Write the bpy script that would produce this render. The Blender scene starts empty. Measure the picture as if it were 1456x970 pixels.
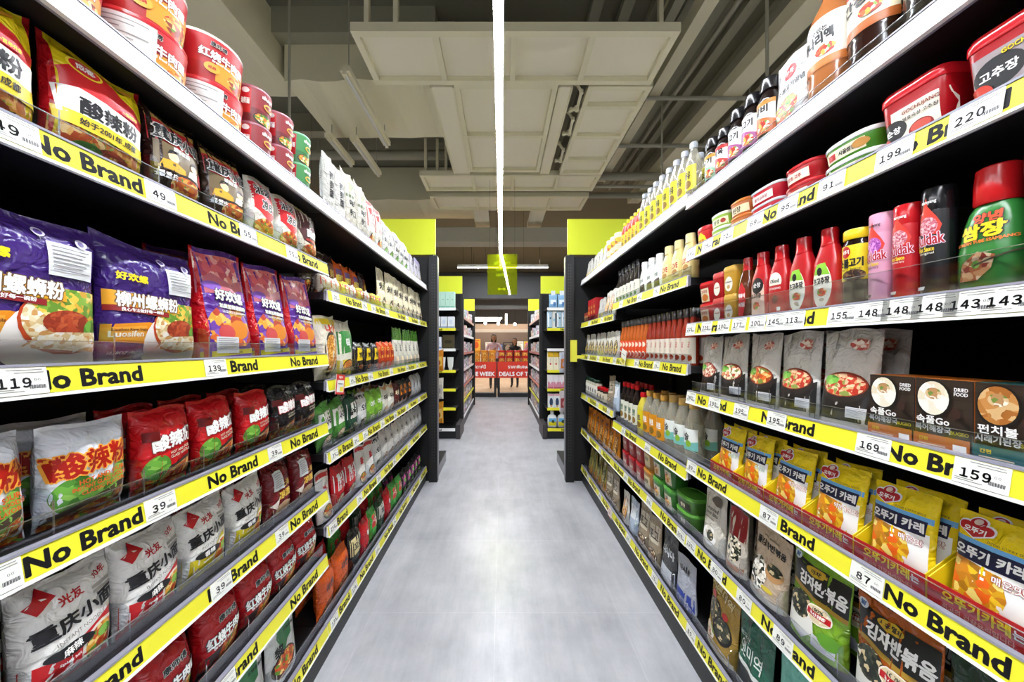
import bpy, bmesh, math, random
from mathutils import Vector, geometry
random.seed(7)
PI = math.pi
SC = bpy.context.scene
COL = SC.collection

# ------------------------------------------------------------------ camera, world, exposure
F = 466.0                       # focal length in pixels of the 1456 px wide frame
EYE = 1.30
cam_data = bpy.data.cameras.new('camera'); cam_data.sensor_width = 36.0
cam_data.lens = 36.0 * F / 1456.0
cam_data.shift_x = 15.0 / 1456.0; cam_data.shift_y = 8.0 / 1456.0
cam_data.clip_start = 0.05; cam_data.clip_end = 100
cam = bpy.data.objects.new('camera', cam_data); COL.objects.link(cam)
cam.location = (0, 0, EYE); cam.rotation_euler = (PI / 2, 0, 0)
SC.camera = cam
wd = bpy.data.worlds.new('world'); SC.world = wd; wd.use_nodes = True
wd.node_tree.nodes['Background'].inputs[0].default_value = (1.0, 0.985, 0.95, 1)
wd.node_tree.nodes['Background'].inputs[1].default_value = 0.10
vs = SC.view_settings
vs.view_transform = 'Standard'; vs.look = 'None'; vs.gamma = 1.0; vs.use_curve_mapping = False
vs.exposure = 2.2
TUBE = 33.0                     # strength of the LED lines
SC.cycles.max_bounces = 8; SC.cycles.diffuse_bounces = 3; SC.cycles.glossy_bounces = 3
SC.cycles.transparent_max_bounces = 24; SC.cycles.transmission_bounces = 4
SC.cycles.caustics_reflective = False; SC.cycles.caustics_refractive = False
SC.cycles.sample_clamp_indirect = 4.0

# ------------------------------------------------------------------ materials
def lin(h):
    h = h.lstrip('#'); out = []
    for i in (0, 2, 4):
        c = int(h[i:i + 2], 16) / 255.0
        out.append(c / 12.92 if c <= 0.04045 else ((c + 0.055) / 1.055) ** 2.4)
    return (*out, 1.0)

MATS = {}
def mat(hexcol, rough=0.4, metal=0.0, bump=0.0, bscale=30.0, emit=0.0, name=None, spec=0.5):
    key = (hexcol, rough, metal, bump, bscale, emit, spec)
    if key in MATS: return MATS[key]
    m = bpy.data.materials.new(name or 'paint_' + hexcol.lstrip('#')); m.use_nodes = True
    nt = m.node_tree; b = nt.nodes['Principled BSDF']
    b.inputs['Base Color'].default_value = lin(hexcol)
    b.inputs['Roughness'].default_value = rough; b.inputs['Metallic'].default_value = metal
    b.inputs['Specular IOR Level'].default_value = spec
    if emit:
        b.inputs['Emission Color'].default_value = lin(hexcol); b.inputs['Emission Strength'].default_value = emit
    if bump:
        tc = nt.nodes.new('ShaderNodeTexCoord'); nz = nt.nodes.new('ShaderNodeTexNoise'); bp = nt.nodes.new('ShaderNodeBump')
        nz.inputs['Scale'].default_value = bscale; nz.inputs['Detail'].default_value = 2.5; nz.inputs['Distortion'].default_value = 1.2
        bp.inputs['Strength'].default_value = bump; bp.inputs['Distance'].default_value = 0.012
        nt.links.new(tc.outputs['Object'], nz.inputs['Vector']); nt.links.new(nz.outputs['Fac'], bp.inputs['Height'])
        nt.links.new(bp.outputs['Normal'], b.inputs['Normal'])
    MATS[key] = m
    return m

def film(h): return mat(h, 0.20, 0, 0.9, 34.0)       # crinkled plastic film
def card(h): return mat(h, 0.42)                      # printed board
def gloss(h): return mat(h, 0.18)                     # moulded plastic
def ink(h): return mat(h, 0.34)

def food(cols, scale=110.0, rough=0.35):
    key = ('food', tuple(cols), scale)
    if key in MATS: return MATS[key]
    m = bpy.data.materials.new('printed_food'); m.use_nodes = True
    nt = m.node_tree; b = nt.nodes['Principled BSDF']; b.inputs['Roughness'].default_value = rough
    tc = nt.nodes.new('ShaderNodeTexCoord'); nz = nt.nodes.new('ShaderNodeTexNoise'); ad = nt.nodes.new('ShaderNodeVectorMath')
    ad.operation = 'MULTIPLY_ADD'; ad.inputs[1].default_value = (0.02, 0.02, 0.02)
    vo = nt.nodes.new('ShaderNodeTexVoronoi'); vo.inputs['Scale'].default_value = scale
    nz.inputs['Scale'].default_value = 40
    sp = nt.nodes.new('ShaderNodeSeparateColor'); cr = nt.nodes.new('ShaderNodeValToRGB')
    cr.color_ramp.interpolation = 'CONSTANT'
    el = cr.color_ramp.elements
    el[0].position = 0; el[0].color = lin(cols[0]); el[1].position = 1.0 / len(cols); el[1].color = lin(cols[1])
    for i in range(2, len(cols)):
        e = el.new(i / len(cols)); e.color = lin(cols[i])
    nt.links.new(tc.outputs['Object'], nz.inputs['Vector'])
    nt.links.new(nz.outputs['Color'], ad.inputs[0]); nt.links.new(tc.outputs['Object'], ad.inputs[2])
    nt.links.new(ad.outputs[0], vo.inputs['Vector'])
    nt.links.new(vo.outputs['Color'], sp.inputs[0]); nt.links.new(sp.outputs[0], cr.inputs[0])
    nt.links.new(cr.outputs[0], b.inputs['Base Color'])
    MATS[key] = m
    return m

def clear(name, tint='ffffff', base=0.06, rough=0.03, edge=0.35, refl='ffffff'):
    key = ('clear', name)
    if key in MATS: return MATS[key]
    m = bpy.data.materials.new(name); m.use_nodes = True; nt = m.node_tree; nt.nodes.clear()
    out = nt.nodes.new('ShaderNodeOutputMaterial'); mx = nt.nodes.new('ShaderNodeMixShader')
    tr = nt.nodes.new('ShaderNodeBsdfTransparent'); gl = nt.nodes.new('ShaderNodeBsdfGlossy')
    lw = nt.nodes.new('ShaderNodeLayerWeight'); lw.inputs[0].default_value = 0.25
    mp = nt.nodes.new('ShaderNodeMapRange'); mp.inputs[3].default_value = base; mp.inputs[4].default_value = edge
    tr.inputs[0].default_value = lin(tint); gl.inputs[0].default_value = lin(refl); gl.inputs['Roughness'].default_value = rough
    nt.links.new(lw.outputs['Facing'], mp.inputs[0]); nt.links.new(mp.outputs[0], mx.inputs[0])
    nt.links.new(tr.outputs[0], mx.inputs[1]); nt.links.new(gl.outputs[0], mx.inputs[2]); nt.links.new(mx.outputs[0], out.inputs[0])
    MATS[key] = m
    return m

ACRYLIC = clear('clear_acrylic', 'f4f6f8', 0.045, 0.06, 0.30)
EDGE = clear('acrylic_edge', 'e8ecf0', 0.55, 0.25, 0.7)
GLASSY = clear('clear_bottle', 'f2efe2', 0.09, 0.04, 0.6)
_n = GLASSY.node_tree; _d = _n.nodes.new('ShaderNodeBsdfDiffuse'); _d.inputs[0].default_value = lin('d9d5c4'); _m = _n.nodes.new('ShaderNodeMixShader'); _m.inputs[0].default_value = .30
_o = _n.nodes['Material Output']; _s = _o.inputs[0].links[0].from_socket; _n.links.new(_s, _m.inputs[1]); _n.links.new(_d.outputs[0], _m.inputs[2]); _n.links.new(_m.outputs[0], _o.inputs[0])
BLACK = mat('141416', 0.45, name='black_steel')
BLACK2 = mat('0b0b0c', 0.7, name='black_back_panel')
GREY_EDGE = mat('8b8a96', 0.35, name='grey_plastic')
WHITE = mat('f2f2ef', 0.4, name='white_plastic')
YELLOW = mat('e9e51f', 0.4, name='yellow_strip_paper')
TEXTK = mat('26262a', 0.5, name='dark_print')
TAGW = mat('eeeee6', 0.5, name='tag_paper')

# ------------------------------------------------------------------ mesh builder
class MB:
    def __init__(s): s.v = []; s.f = []; s.m = []; s.mats = []
    def mi(s, m):
        if m not in s.mats: s.mats.append(m)
        return s.mats.index(m)
    def add(s, vs_, fs_, m):
        b = len(s.v); s.v.extend(tuple(v) for v in vs_)
        ms = m if isinstance(m, list) else None
        for k, f in enumerate(fs_):
            s.f.append(tuple(b + i for i in f)); s.m.append(s.mi(ms[k] if ms else m))
        return s
    def box(s, x0, y0, z0, x1, y1, z1, m):
        v = [(x, y, z) for z in (z0, z1) for y in (y0, y1) for x in (x0, x1)]
        return s.add(v, [(0, 2, 3, 1), (4, 5, 7, 6), (0, 1, 5, 4), (2, 6, 7, 3), (0, 4, 6, 2), (1, 3, 7, 5)], m)
    def tube(s, p, q, r, m, n=8, r2=None):
        p = Vector(p); q = Vector(q); d = (q - p).normalized(); a = d.orthogonal().normalized(); b = d.cross(a)
        r2 = r if r2 is None else r2; vs_ = []
        for c, rr in ((p, r), (q, r2)):
            for i in range(n):
                t = 2 * PI * i / n; vs_.append(c + a * math.cos(t) * rr + b * math.sin(t) * rr)
        fs = [(i, (i + 1) % n, n + (i + 1) % n, n + i) for i in range(n)] + [tuple(range(n))[::-1], tuple(range(n, 2 * n))]
        return s.add(vs_, fs, m)
    def bevel(s, w, seg=1):
        bm = s.bm(); bmesh.ops.remove_doubles(bm, verts=bm.verts, dist=1e-6)
        bmesh.ops.bevel(bm, geom=list(bm.edges), offset=w, segments=seg, affect='EDGES', clamp_overlap=True)
        return s.from_bm(bm)
    def bm(s):
        bm = bmesh.new(); vv = [bm.verts.new(v) for v in s.v]
        for f, m in zip(s.f, s.m):
            try: bm.faces.new([vv[i] for i in f]).material_index = m
            except ValueError: pass
        return bm
    def from_bm(s, bm):
        bm.verts.index_update(); s.v = [tuple(v.co) for v in bm.verts]
        s.f = [tuple(v.index for v in f.verts) for f in bm.faces]; s.m = [f.material_index for f in bm.faces]; bm.free(); return s
    def mesh(s, name, smooth=None):
        me = bpy.data.meshes.new(name); me.from_pydata(s.v, [], s.f)
        for m in s.mats: me.materials.append(m)
        me.polygons.foreach_set('material_index', s.m); me.validate()
        if smooth:
            me.shade_smooth(); me.set_sharp_from_angle(angle=math.radians(smooth))
        me.update(); return me
    def obj(s, name, parent=None, loc=(0, 0, 0), rz=0, smooth=None):
        return link(name, s.mesh(name, smooth), parent, loc, rz)

def link(name, me, parent=None, loc=(0, 0, 0), rz=0):
    o = bpy.data.objects.new(name, me); COL.objects.link(o); o.location = loc; o.rotation_euler = (0, 0, rz)
    if parent is not None: o.parent = parent
    return o
LABELS = {}
def tag(o, label, cat, group=None):
    o['label'] = label; o['category'] = cat
    if group: o['group'] = group
    return o
def root(name, label, cat, loc=(0, 0, 0), rz=0, group=None):
    return tag(link(name, None, None, loc, rz), label, cat, group)
def struct(o): o['kind'] = 'structure'; return o

# ------------------------------------------------------------------ lettering
FULL = {ord(c): chr(ord(c) - 0x30 + 0xFF10) for c in '0123456789'}
TXT = {}
def glyphs(s, digits=False):
    key = (s, digits)
    if key in TXT: return TXT[key]
    c = bpy.data.curves.new('lettering', 'FONT'); c.body = s.translate(FULL) if digits else s; c.size = 1.0; c.resolution_u = 2
    if digits: c.space_character = 0.54
    o = bpy.data.objects.new('lettering', c); COL.objects.link(o)
    dg = bpy.context.evaluated_depsgraph_get(); me = bpy.data.meshes.new_from_object(o.evaluated_get(dg))
    vs_ = [(v.co.x, v.co.y) for v in me.vertices]; fs = [tuple(p.vertices) for p in me.polygons]
    bpy.data.objects.remove(o); bpy.data.curves.remove(c); bpy.data.meshes.remove(me)
    x0 = min(v[0] for v in vs_); x1 = max(v[0] for v in vs_); y0 = min(v[1] for v in vs_); y1 = max(v[1] for v in vs_)
    r = ([(v[0] - (x0 + x1) / 2, v[1] - (y0 + y1) / 2) for v in vs_], fs, x1 - x0, y1 - y0)
    TXT[key] = r
    return r

def text2d(s, cx, cz, h, maxw=None, rot=0, bold=0.035, dirs=4, digits=False, split=False):
    vs_, fs, w0, h0 = glyphs(s, digits); k = h / h0; kx = k
    if maxw and w0 * k > maxw: kx = maxw / w0
    c, sn = math.cos(rot), math.sin(rot); out = []; fo = []
    sh = [(0, 0)] + [(bold * h * math.cos(2 * PI * i / dirs + .4), bold * h * math.sin(2 * PI * i / dirs + .4)) for i in range(dirs)] if bold else [(0, 0)]
    parts = []
    for dx, dz in sh:
        b = len(out)
        for x, y in vs_:
            x = x * kx + dx; y = y * k + dz
            out.append((cx + x * c - y * sn, cz + x * sn + y * c))
        fo += [tuple(b + i for i in f) for f in fs]
        parts.append((out[b:], fs))
    return parts if split else (out, fo)

def cut2d(vs_, fs, step):
    bm = bmesh.new(); vv = [bm.verts.new((x, 0, z)) for x, z in vs_]
    for f in fs:
        try: bm.faces.new([vv[i] for i in f])
        except ValueError: pass
    for ax in (0, 2):
        lo = min(v[0 if ax == 0 else 1] for v in vs_); hi = max(v[0 if ax == 0 else 1] for v in vs_)
        k = math.floor(lo / step) + 1
        while k * step < hi:
            no = (1, 0, 0) if ax == 0 else (0, 0, 1); co = (k * step, 0, 0) if ax == 0 else (0, 0, k * step)
            bmesh.ops.bisect_plane(bm, geom=bm.verts[:] + bm.edges[:] + bm.faces[:], dist=1e-7, plane_co=co, plane_no=no)
            k += 1
    bm.verts.index_update()
    r = [(v.co.x, v.co.z) for v in bm.verts], [tuple(v.index for v in f.verts) for f in bm.faces]
    bm.free(); return r

def R(x0, z0, x1, z1, m): return ('R', x0, z0, x1, z1, m)
def E(cx, cz, rx, rz, m): return ('E', cx, cz, rx, rz, m)
def P(pts, m): return ('P', pts, m)
def T(s, cx, cz, h, m, out=None, mw=1.9, rot=0, bold=.035): return ('T', s, cx, cz, h, m, out, mw, rot, bold)

def paint(mb, art, W, H, S, step, base=0.0006, inc=0.00022):
    """lays printed shapes on a surface S(x, z, off); x in half widths, z in heights"""
    hw = W / 2; lay = 0
    for a in art:
        off = base + inc * lay; lay += 1
        if a[0] == 'R':
            x0, z0, x1, z1 = a[1] * hw, a[2] * H, a[3] * hw, a[4] * H
            v, f = [(x0, z0), (x1, z0), (x1, z1), (x0, z1)], [(0, 1, 2, 3)]; m = a[5]
        elif a[0] == 'E':
            n = 22; v = [(a[1] * hw + a[3] * hw * math.cos(2 * PI * i / n), a[2] * H + a[4] * H * math.sin(2 * PI * i / n)) for i in range(n)]
            f = [tuple(range(n))]; m = a[5]
        elif a[0] == 'P':
            v = [(x * hw, z * H) for x, z in a[1]]; m = a[2]
            f = [tuple(t) for t in geometry.tessellate_polygon([[Vector((x, z, 0)) for x, z in v]])]
        else:
            _, s, cx, cz, h, m, out, mw, rot, bold = a
            for bd, dr, mt in ([(bold + .05, 8, out)] if out is not None else []) + [(bold, 4, m)]:
                for i, (v, f) in enumerate(text2d(s, cx * hw, cz * H, h * H, mw * hw, rot, bd, dr, False, True)):   # each stroke copy a hair above the one below
                    if step: v, f = cut2d(v, f, step)
                    mb.add([S(x, z, off + i * 2.5e-5) for x, z in v], fix(v, f), mt)
                off += inc * 1.2; lay += 1
            continue
        if step: v, f = cut2d(v, f, step)
        mb.add([S(x, z, off) for x, z in v], fix(v, f), m)

def fix(v, f):
    """counter-clockwise in (x, z), so that normals look towards -y"""
    out = []
    for q in f:
        a = 0
        for i in range(len(q)):
            p, r = v[q[i]], v[q[(i + 1) % len(q)]]; a += p[0] * r[1] - r[0] * p[1]
        out.append(q if a >= 0 else q[::-1])
    return out

# ------------------------------------------------------------------ package shapes (front towards -y, base at z = 0)
def clampf(x, a=0.0, b=1.0): return max(a, min(b, x))

def sheet(w, h, t, kind, seed, body, zones=(), side=None, back=None, nx=18, nz=22, crease=1.0):
    """a film package: pillow bag or stand-up pouch; returns builder and its front surface"""
    rnd = random.Random(seed); cr = []
    for _ in range(9):
        a = rnd.uniform(0, PI); cr.append((rnd.uniform(-1, 1), rnd.uniform(0, 1), math.cos(a), math.sin(a), rnd.uniform(-1, 1), rnd.uniform(.06, .16)))
    pl = [(rnd.uniform(-.9, .9), rnd.uniform(.04, .12), rnd.uniform(-1, 1)) for _ in range(9)]
    tilt = rnd.uniform(-.03, .03) * crease; earl = rnd.uniform(-.06, .05); earr = rnd.uniform(-.03, .09); G = [[None] * (nx + 1) for _ in range(nz + 1)]; B = [[None] * (nx + 1) for _ in range(nz + 1)]
    for j in range(nz + 1):
        v = j / nz
        for i in range(nx + 1):
            u = i / nx * 2 - 1; au = abs(u)
            if kind == 'pillow':
                hw = w / 2 * (1 - .06 * math.sin(PI * v)); q = clampf((v - .05) / .90); e = (1 - au ** 2.6) ** .5 if au < 1 else 0
                f = (1 - abs(2 * q - 1) ** 3.4) ** .6 if 0 < q < 1 else 0
            elif kind == 'gusset':
                hw = w / 2 * (1 - .02 * math.sin(PI * v)); e = (1 - au ** 9) ** .5 if au < 1 else 0
                f = clampf((1 - v / .95)) ** .62 if v < .95 else 0; f = min(1, f * 1.15)
            else:
                hw = w / 2 * (1 - .035 * math.sin(PI * clampf(v * 1.1))); e = (1 - au ** 2.3) ** .55 if au < 1 else 0
                f = clampf((1 - v / .92)) ** .5 if v < .92 else 0; f *= .82 + .18 * math.sin(PI * clampf(v * 1.7 + .1))
            half = max(.0007, t / 2 * e * f)
            d = 0
            for cx, cz, nx_, nz_, am, sg in cr:
                s_ = (u - cx) * nx_ + (v - cz) * nz_; al = -(u - cx) * nz_ + (v - cz) * nx_
                d += am * math.exp(-(s_ / sg) ** 2 - (al / .5) ** 2)
            d *= .0062 * crease
            near = math.exp(-((1 - v) / .22) ** 2) + (math.exp(-(v / .16) ** 2) if kind == 'pillow' else 0)
            for px, sg, am in pl: d += am * .0075 * crease * near * math.exp(-((u - px) / sg) ** 2)
            z = v * h + (tilt * w * u * (v ** 3)) + .004 * crease * math.sin(u * 3 + seed) * v ** 4 + (crease * h * (earl if u < 0 else earr) * au ** 2.2 * v ** 5 if kind == 'pillow' else 0)
            k = clampf(half / .004)
            G[j][i] = (u * hw, -half + d * k, z); B[j][i] = (u * hw, half + d * .2, z)
    mb = MB(); vs_ = [p for r in G for p in r] + [p for r in B for p in r]; N = (nx + 1) * (nz + 1); fs = []; ms = []
    bk = back or body
    for j in range(nz):
        v = (j + .5) / nz; m = body
        for zv, zm in zones:
            if v >= zv: m = zm
        for i in range(nx):
            a = j * (nx + 1) + i; c = a + nx + 1
            mm = side if side is not None and (i < 1 or i >= nx - 1) else m
            fs += [(a, a + 1, c + 1), (a, c + 1, c)]; ms += [mm, mm]
            fs.append((N + a, N + c, N + c + 1, N + a + 1)); ms.append(bk if side is None else side)
        for i, fl in ((0, 0), (nx, 1)):
            a = j * (nx + 1) + i; c = a + nx + 1
            fs.append((a, c, N + c, N + a) if not fl else (a, N + a, N + c, c)); ms.append(side or m)
    for i in range(nx):
        fs.append((i, N + i, N + i + 1, i + 1)); ms.append(bk)
        a = nz * (nx + 1) + i; fs.append((a, a + 1, N + a + 1, N + a)); ms.append(m)
    mb.add(vs_, fs, ms)
    def S(x, z, off):
        i = clampf((x / (w / 2) + 1) / 2 * nx, 0, nx - 1e-6); j = clampf(z / h * nz, 0, nz - 1e-6); i0 = int(i); j0 = int(j); a = i - i0; b = j - j0
        ks = ((j0, i0, 1 - a), (j0, i0 + 1, a - b), (j0 + 1, i0 + 1, b)) if a >= b else ((j0, i0, 1 - b), (j0 + 1, i0, b - a), (j0 + 1, i0 + 1, a))
        p = [sum(G[jj][ii][q] * k for jj, ii, k in ks) for q in range(3)]
        return (p[0], p[1] - off, p[2])
    return mb, S

def supr(t, n):
    c, s = math.cos(t), math.sin(t)
    return (math.copysign(abs(c) ** (2 / n), c), math.copysign(abs(s) ** (2 / n), s))

def loft(mb, prof, m, ax=1.0, ay=1.0, n=24, ex=2.0, close=True):
    """prof: [(radius, z)] swept round a circle or a rounded rectangle of half sizes radius*ax, radius*ay"""
    vs_ = []; fs = []
    for r, z in prof:
        for i in range(n):
            c, s = supr(2 * PI * (i + .5) / n, ex); vs_.append((r * ax * c, r * ay * s, z))
    for j in range(len(prof) - 1):
        for i in range(n):
            a = j * n + i; b = j * n + (i + 1) % n; fs.append((a, b, b + n, a + n))
    if close:
        fs.append(tuple(range(n))[::-1]); k = (len(prof) - 1) * n; fs.append(tuple(range(k, k + n)))
    mb.add(vs_, fs, m)
    return mb

def wrapS(prof, ax=1.0, ay=1.0, ex=2.0):
    def rad(z):
        for (r0, z0), (r1, z1) in zip(prof, prof[1:]):
            if z0 <= z <= z1 and z1 > z0: return r0 + (r1 - r0) * (z - z0) / (z1 - z0)
        return prof[-1][0]
    def S(x, z, off):
        r = rad(z)
        if ex <= 2.01 and abs(ax - ay) < .01:
            R_ = r * ax + off; t = -PI / 2 + x / max(r * ax, .01); return (R_ * math.cos(t), R_ * math.sin(t), z)
        q = clampf(abs(x / (r * ax)), 0, .999); return (x, -(r * ay) * (1 - q ** ex) ** (1 / ex) - off, z)
    return S

class Design:
    """one kind of product: meshes of its parts, shared by every copy"""
    def __init__(s, name, desc, cat, w, d, h):
        s.name = name; s.desc = desc; s.cat = cat; s.w = w; s.d = d; s.h = h; s.parts = []
    def part(s, name, mb, smooth=50, label=None, cast=True):
        s.parts.append((name, mb.mesh(s.name + '_' + name, smooth), label)); return s
    def put(s, x, y, z, rz, label, group=None, lean=0.0, roll=0.0, k=1.0):
        if len(s.parts) == 1:
            o = link(s.name, s.parts[0][1], None, (x, y, z), rz); tag(o, label, s.cat, group)
        else:
            o = root(s.name, label, s.cat, (x, y, z), rz, group)
            for n, me, lb in s.parts:
                c = link(n, me, o)
                if lb: c['label'] = lb
        o.rotation_euler = (lean, roll, rz); o.scale = (k, k, k)
        return o

def bag(name, desc, w, h, t, body, art=(), zones=(), side=None, back=None, kind='pillow', seed=1, sticker=None, cat='noodle bag', crease=1.0):
    mb, S = sheet(w, h, t, kind, seed, body, zones, side, back, crease=crease)
    paint(mb, art, w, h, S, .0105, base=.0008)
    d = Design(name, desc, cat, w, t, h); d.part('bag', mb, 60)
    if sticker:
        x0, z0, x1, z1 = sticker; m2 = MB(); lines = [R(x0, z0, x1, z1, ink('d9dadd'))]
        for k in range(7):
            zz = z1 - (z1 - z0) * (.12 + .115 * k); lines.append(R(x0 + (x1 - x0) * .08, zz - (z1 - z0) * .022, x1 - (x1 - x0) * (.08 + .09 * (k % 3)), zz + (z1 - z0) * .012, ink('8c8c90')))
        paint(m2, lines, w, h, S, .0125, base=.0035); d.part('nutrition_sticker', m2, 60, 'white nutrition sticker')
    return d

def boxp(name, desc, w, d_, h, body, art=(), top=None, cat='box', side=None):
    mb = MB(); mb.box(-w / 2, -d_ / 2, 0, w / 2, d_ / 2, h, body); mb.bevel(.0012)
    if top is not None: mb.add([(-w / 2 + .001, -d_ / 2 + .001, h + .0004), (w / 2 - .001, -d_ / 2 + .001, h + .0004), (w / 2 - .001, d_ / 2 - .001, h + .0004), (-w / 2 + .001, d_ / 2 - .001, h + .0004)], [(0, 1, 2, 3)], top)
    if side is not None:
        for sx in (-1, 1):
            x = sx * (w / 2 + .0004); q = [(x, -d_ / 2 + .001, .001), (x, d_ / 2 - .001, .001), (x, d_ / 2 - .001, h - .001), (x, -d_ / 2 + .001, h - .001)]
            mb.add(q, [(0, 1, 2, 3) if sx > 0 else (3, 2, 1, 0)], side)
    paint(mb, art, w, h, lambda x, z, off: (x, -d_ / 2 - off, z), None)
    return Design(name, desc, cat, w, d_, h).part('carton', mb, None)

def tub(name, desc, w, d_, h, body, lid, art=(), ex=5.0, taper=.9, lidh=.22, cat='tub', n=32, lidlabel=None, labelpart=True):
    mb = MB(); hb = h * (1 - lidh); prof = [(taper * .95, 0), (taper, .004), (.97, hb), (.97, hb + h * .04)]
    loft(mb, prof, body, w / 2, d_ / 2, n, ex)
    D = Design(name, desc, cat, w, d_, h); D.part('tub', mb, 40)
    ml = MB(); z = hb; lip = [(.985, z), (1.0, z + .002), (1.0, z + h * lidh * .62), (.985, z + h * lidh * .70), (.96, z + h * lidh * .72), (.94, h - .001), (.90, h), (.86, h), (.84, h - .0025)]
    loft(ml, lip, lid, w / 2, d_ / 2, n, ex); D.part('lid', ml, 40, lidlabel)
    if art:
        m2 = MB(); paint(m2, art, w, h, wrapS(prof, w / 2, d_ / 2, ex), .008); D.part('label', m2, 60)
    return D

def bottle(name, desc, prof, body, capprof=None, capm=None, art=(), ax=1.0, ay=1.0, ex=2.0, cat='sauce bottle', n=24, inner=None, innerprof=None, caplabel=None, artW=None):
    mb = MB(); loft(mb, prof, body, ax, ay, n, ex)
    r = max(p[0] for p in prof); h = max([p[1] for p in prof] + [p[1] for p in (capprof or [(0, 0)])])
    D = Design(name, desc, cat, 2 * r * ax, 2 * r * ay, h); D.part('bottle', mb, 45)
    if innerprof:
        mi = MB(); loft(mi, innerprof, inner, ax, ay, n, ex); D.part('liquid', mi, 45)
    if capprof:
        mc = MB(); loft(mc, capprof, capm, ax if ex > 2.01 and ax == ay else 1.0, ay if ex > 2.01 and ax == ay else 1.0, n, 2.0); D.part('cap', mc, 40, caplabel)
    if art:
        m2 = MB(); paint(m2, art, 2 * r * ax, h, wrapS(prof, ax, ay, ex), .006); D.part('label', m2, 60)
    return D

# ------------------------------------------------------------------ room
CEIL_Z = 5.15
def floor_material():
    m = bpy.data.materials.new('grey_vinyl_tiles'); m.use_nodes = True; nt = m.node_tree; b = nt.nodes['Principled BSDF']
    N = nt.nodes.new; L = nt.links.new
    tc = N('ShaderNodeTexCoord'); mp = N('ShaderNodeMapping'); mp.inputs['Location'].default_value = (0.03, 0.2, 0)
    br = N('ShaderNodeTexBrick'); br.offset = 0.0; br.inputs['Scale'].default_value = 1.0
    br.inputs['Brick Width'].default_value = 0.6; br.inputs['Row Height'].default_value = 0.6
    br.inputs['Mortar Size'].default_value = 0.0016; br.inputs['Mortar Smooth'].default_value = 0.3
    br.inputs['Color1'].default_value = (1, 1, 1, 1); br.inputs['Color2'].default_value = (0.96, 0.96, 0.965, 1); br.inputs['Mortar'].default_value = (1.13, 1.13, 1.13, 1)
    n1 = N('ShaderNodeTexNoise'); n1.inputs['Scale'].default_value = 3.2; n1.inputs['Detail'].default_value = 6; n1.inputs['Roughness'].default_value = .62
    n2 = N('ShaderNodeTexNoise'); n2.inputs['Scale'].default_value = 1.0; n2.inputs['Detail'].default_value = 8; n2.inputs['Roughness'].default_value = .7
    m2 = N('ShaderNodeMapping'); m2.inputs['Scale'].default_value = (14, 2.2, 1)
    cr = N('ShaderNodeValToRGB'); cr.color_ramp.elements[0].position = .3; cr.color_ramp.elements[0].color = lin('919196'); cr.color_ramp.elements[1].position = .7; cr.color_ramp.elements[1].color = lin('c0c0c4')
    mx = N('ShaderNodeMix'); mx.data_type = 'FLOAT'; mx.inputs[0].default_value = .4
    mul = N('ShaderNodeMix'); mul.data_type = 'RGBA'; mul.blend_type = 'MULTIPLY'; mul.inputs[0].default_value = 1
    L(tc.outputs['Object'], mp.inputs[0]); L(mp.outputs[0], br.inputs['Vector']); L(tc.outputs['Object'], n1.inputs['Vector']); L(tc.outputs['Object'], m2.inputs[0]); L(m2.outputs[0], n2.inputs['Vector'])
    L(n1.outputs['Fac'], mx.inputs[2]); L(n2.outputs['Fac'], mx.inputs[3]); L(mx.outputs[0], cr.inputs[0])
    L(cr.outputs[0], mul.inputs[6]); L(br.outputs['Color'], mul.inputs[7]); L(mul.outputs[2], b.inputs['Base Color'])
    rr = N('ShaderNodeMapRange'); rr.inputs[3].default_value = .27; rr.inputs[4].default_value = .32; L(mx.outputs[0], rr.inputs[0]); L(rr.outputs[0], b.inputs['Roughness'])
    return m

FLOOR_M = floor_material()
struct(MB().box(-8, -4, -.1, 8, 8.55, 0, FLOOR_M).obj('floor'))
def wood_floor():
    m = bpy.data.materials.new('pale_beige_tiles'); m.use_nodes = True; nt = m.node_tree; b = nt.nodes['Principled BSDF']
    tc = nt.nodes.new('ShaderNodeTexCoord'); br = nt.nodes.new('ShaderNodeTexBrick'); br.inputs['Scale'].default_value = 1
    br.inputs['Brick Width'].default_value = .6; br.inputs['Row Height'].default_value = .3; br.inputs['Mortar Size'].default_value = .004
    br.inputs['Color1'].default_value = lin('e6cdb4'); br.inputs['Color2'].default_value = lin('dcc1a6'); br.inputs['Mortar'].default_value = lin('c4a88e')
    b.inputs['Roughness'].default_value = .22
    nt.links.new(tc.outputs['Object'], br.inputs['Vector']); nt.links.new(br.outputs['Color'], b.inputs['Base Color']); return m
struct(MB().box(-8, 8.55, -.1, 8, 17, -.001, wood_floor()).obj('floor_mall'))
DECK = mat('7d7a66', .85, bump=.15, bscale=3, name='olive_grey_deck')
struct(MB().box(-8, -4, CEIL_Z, 8, 17, CEIL_Z + .1, DECK).obj('ceiling'))
WALLP = mat('8d8a80', .8, name='grey_wall_paint')
struct(MB().box(-8.1, -4, 0, -8, 17, CEIL_Z, WALLP).obj('wall_left'))
struct(MB().box(8, -4, 0, 8.1, 17, CEIL_Z, WALLP).obj('wall_right'))
struct(MB().box(-8, -4.1, 0, 8, -4, CEIL_Z, WALLP).obj('wall_rear'))
struct(MB().box(-8, 16.9, 0, 8, 17, CEIL_Z, mat('4a443e', .8)).obj('wall_back'))

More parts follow.
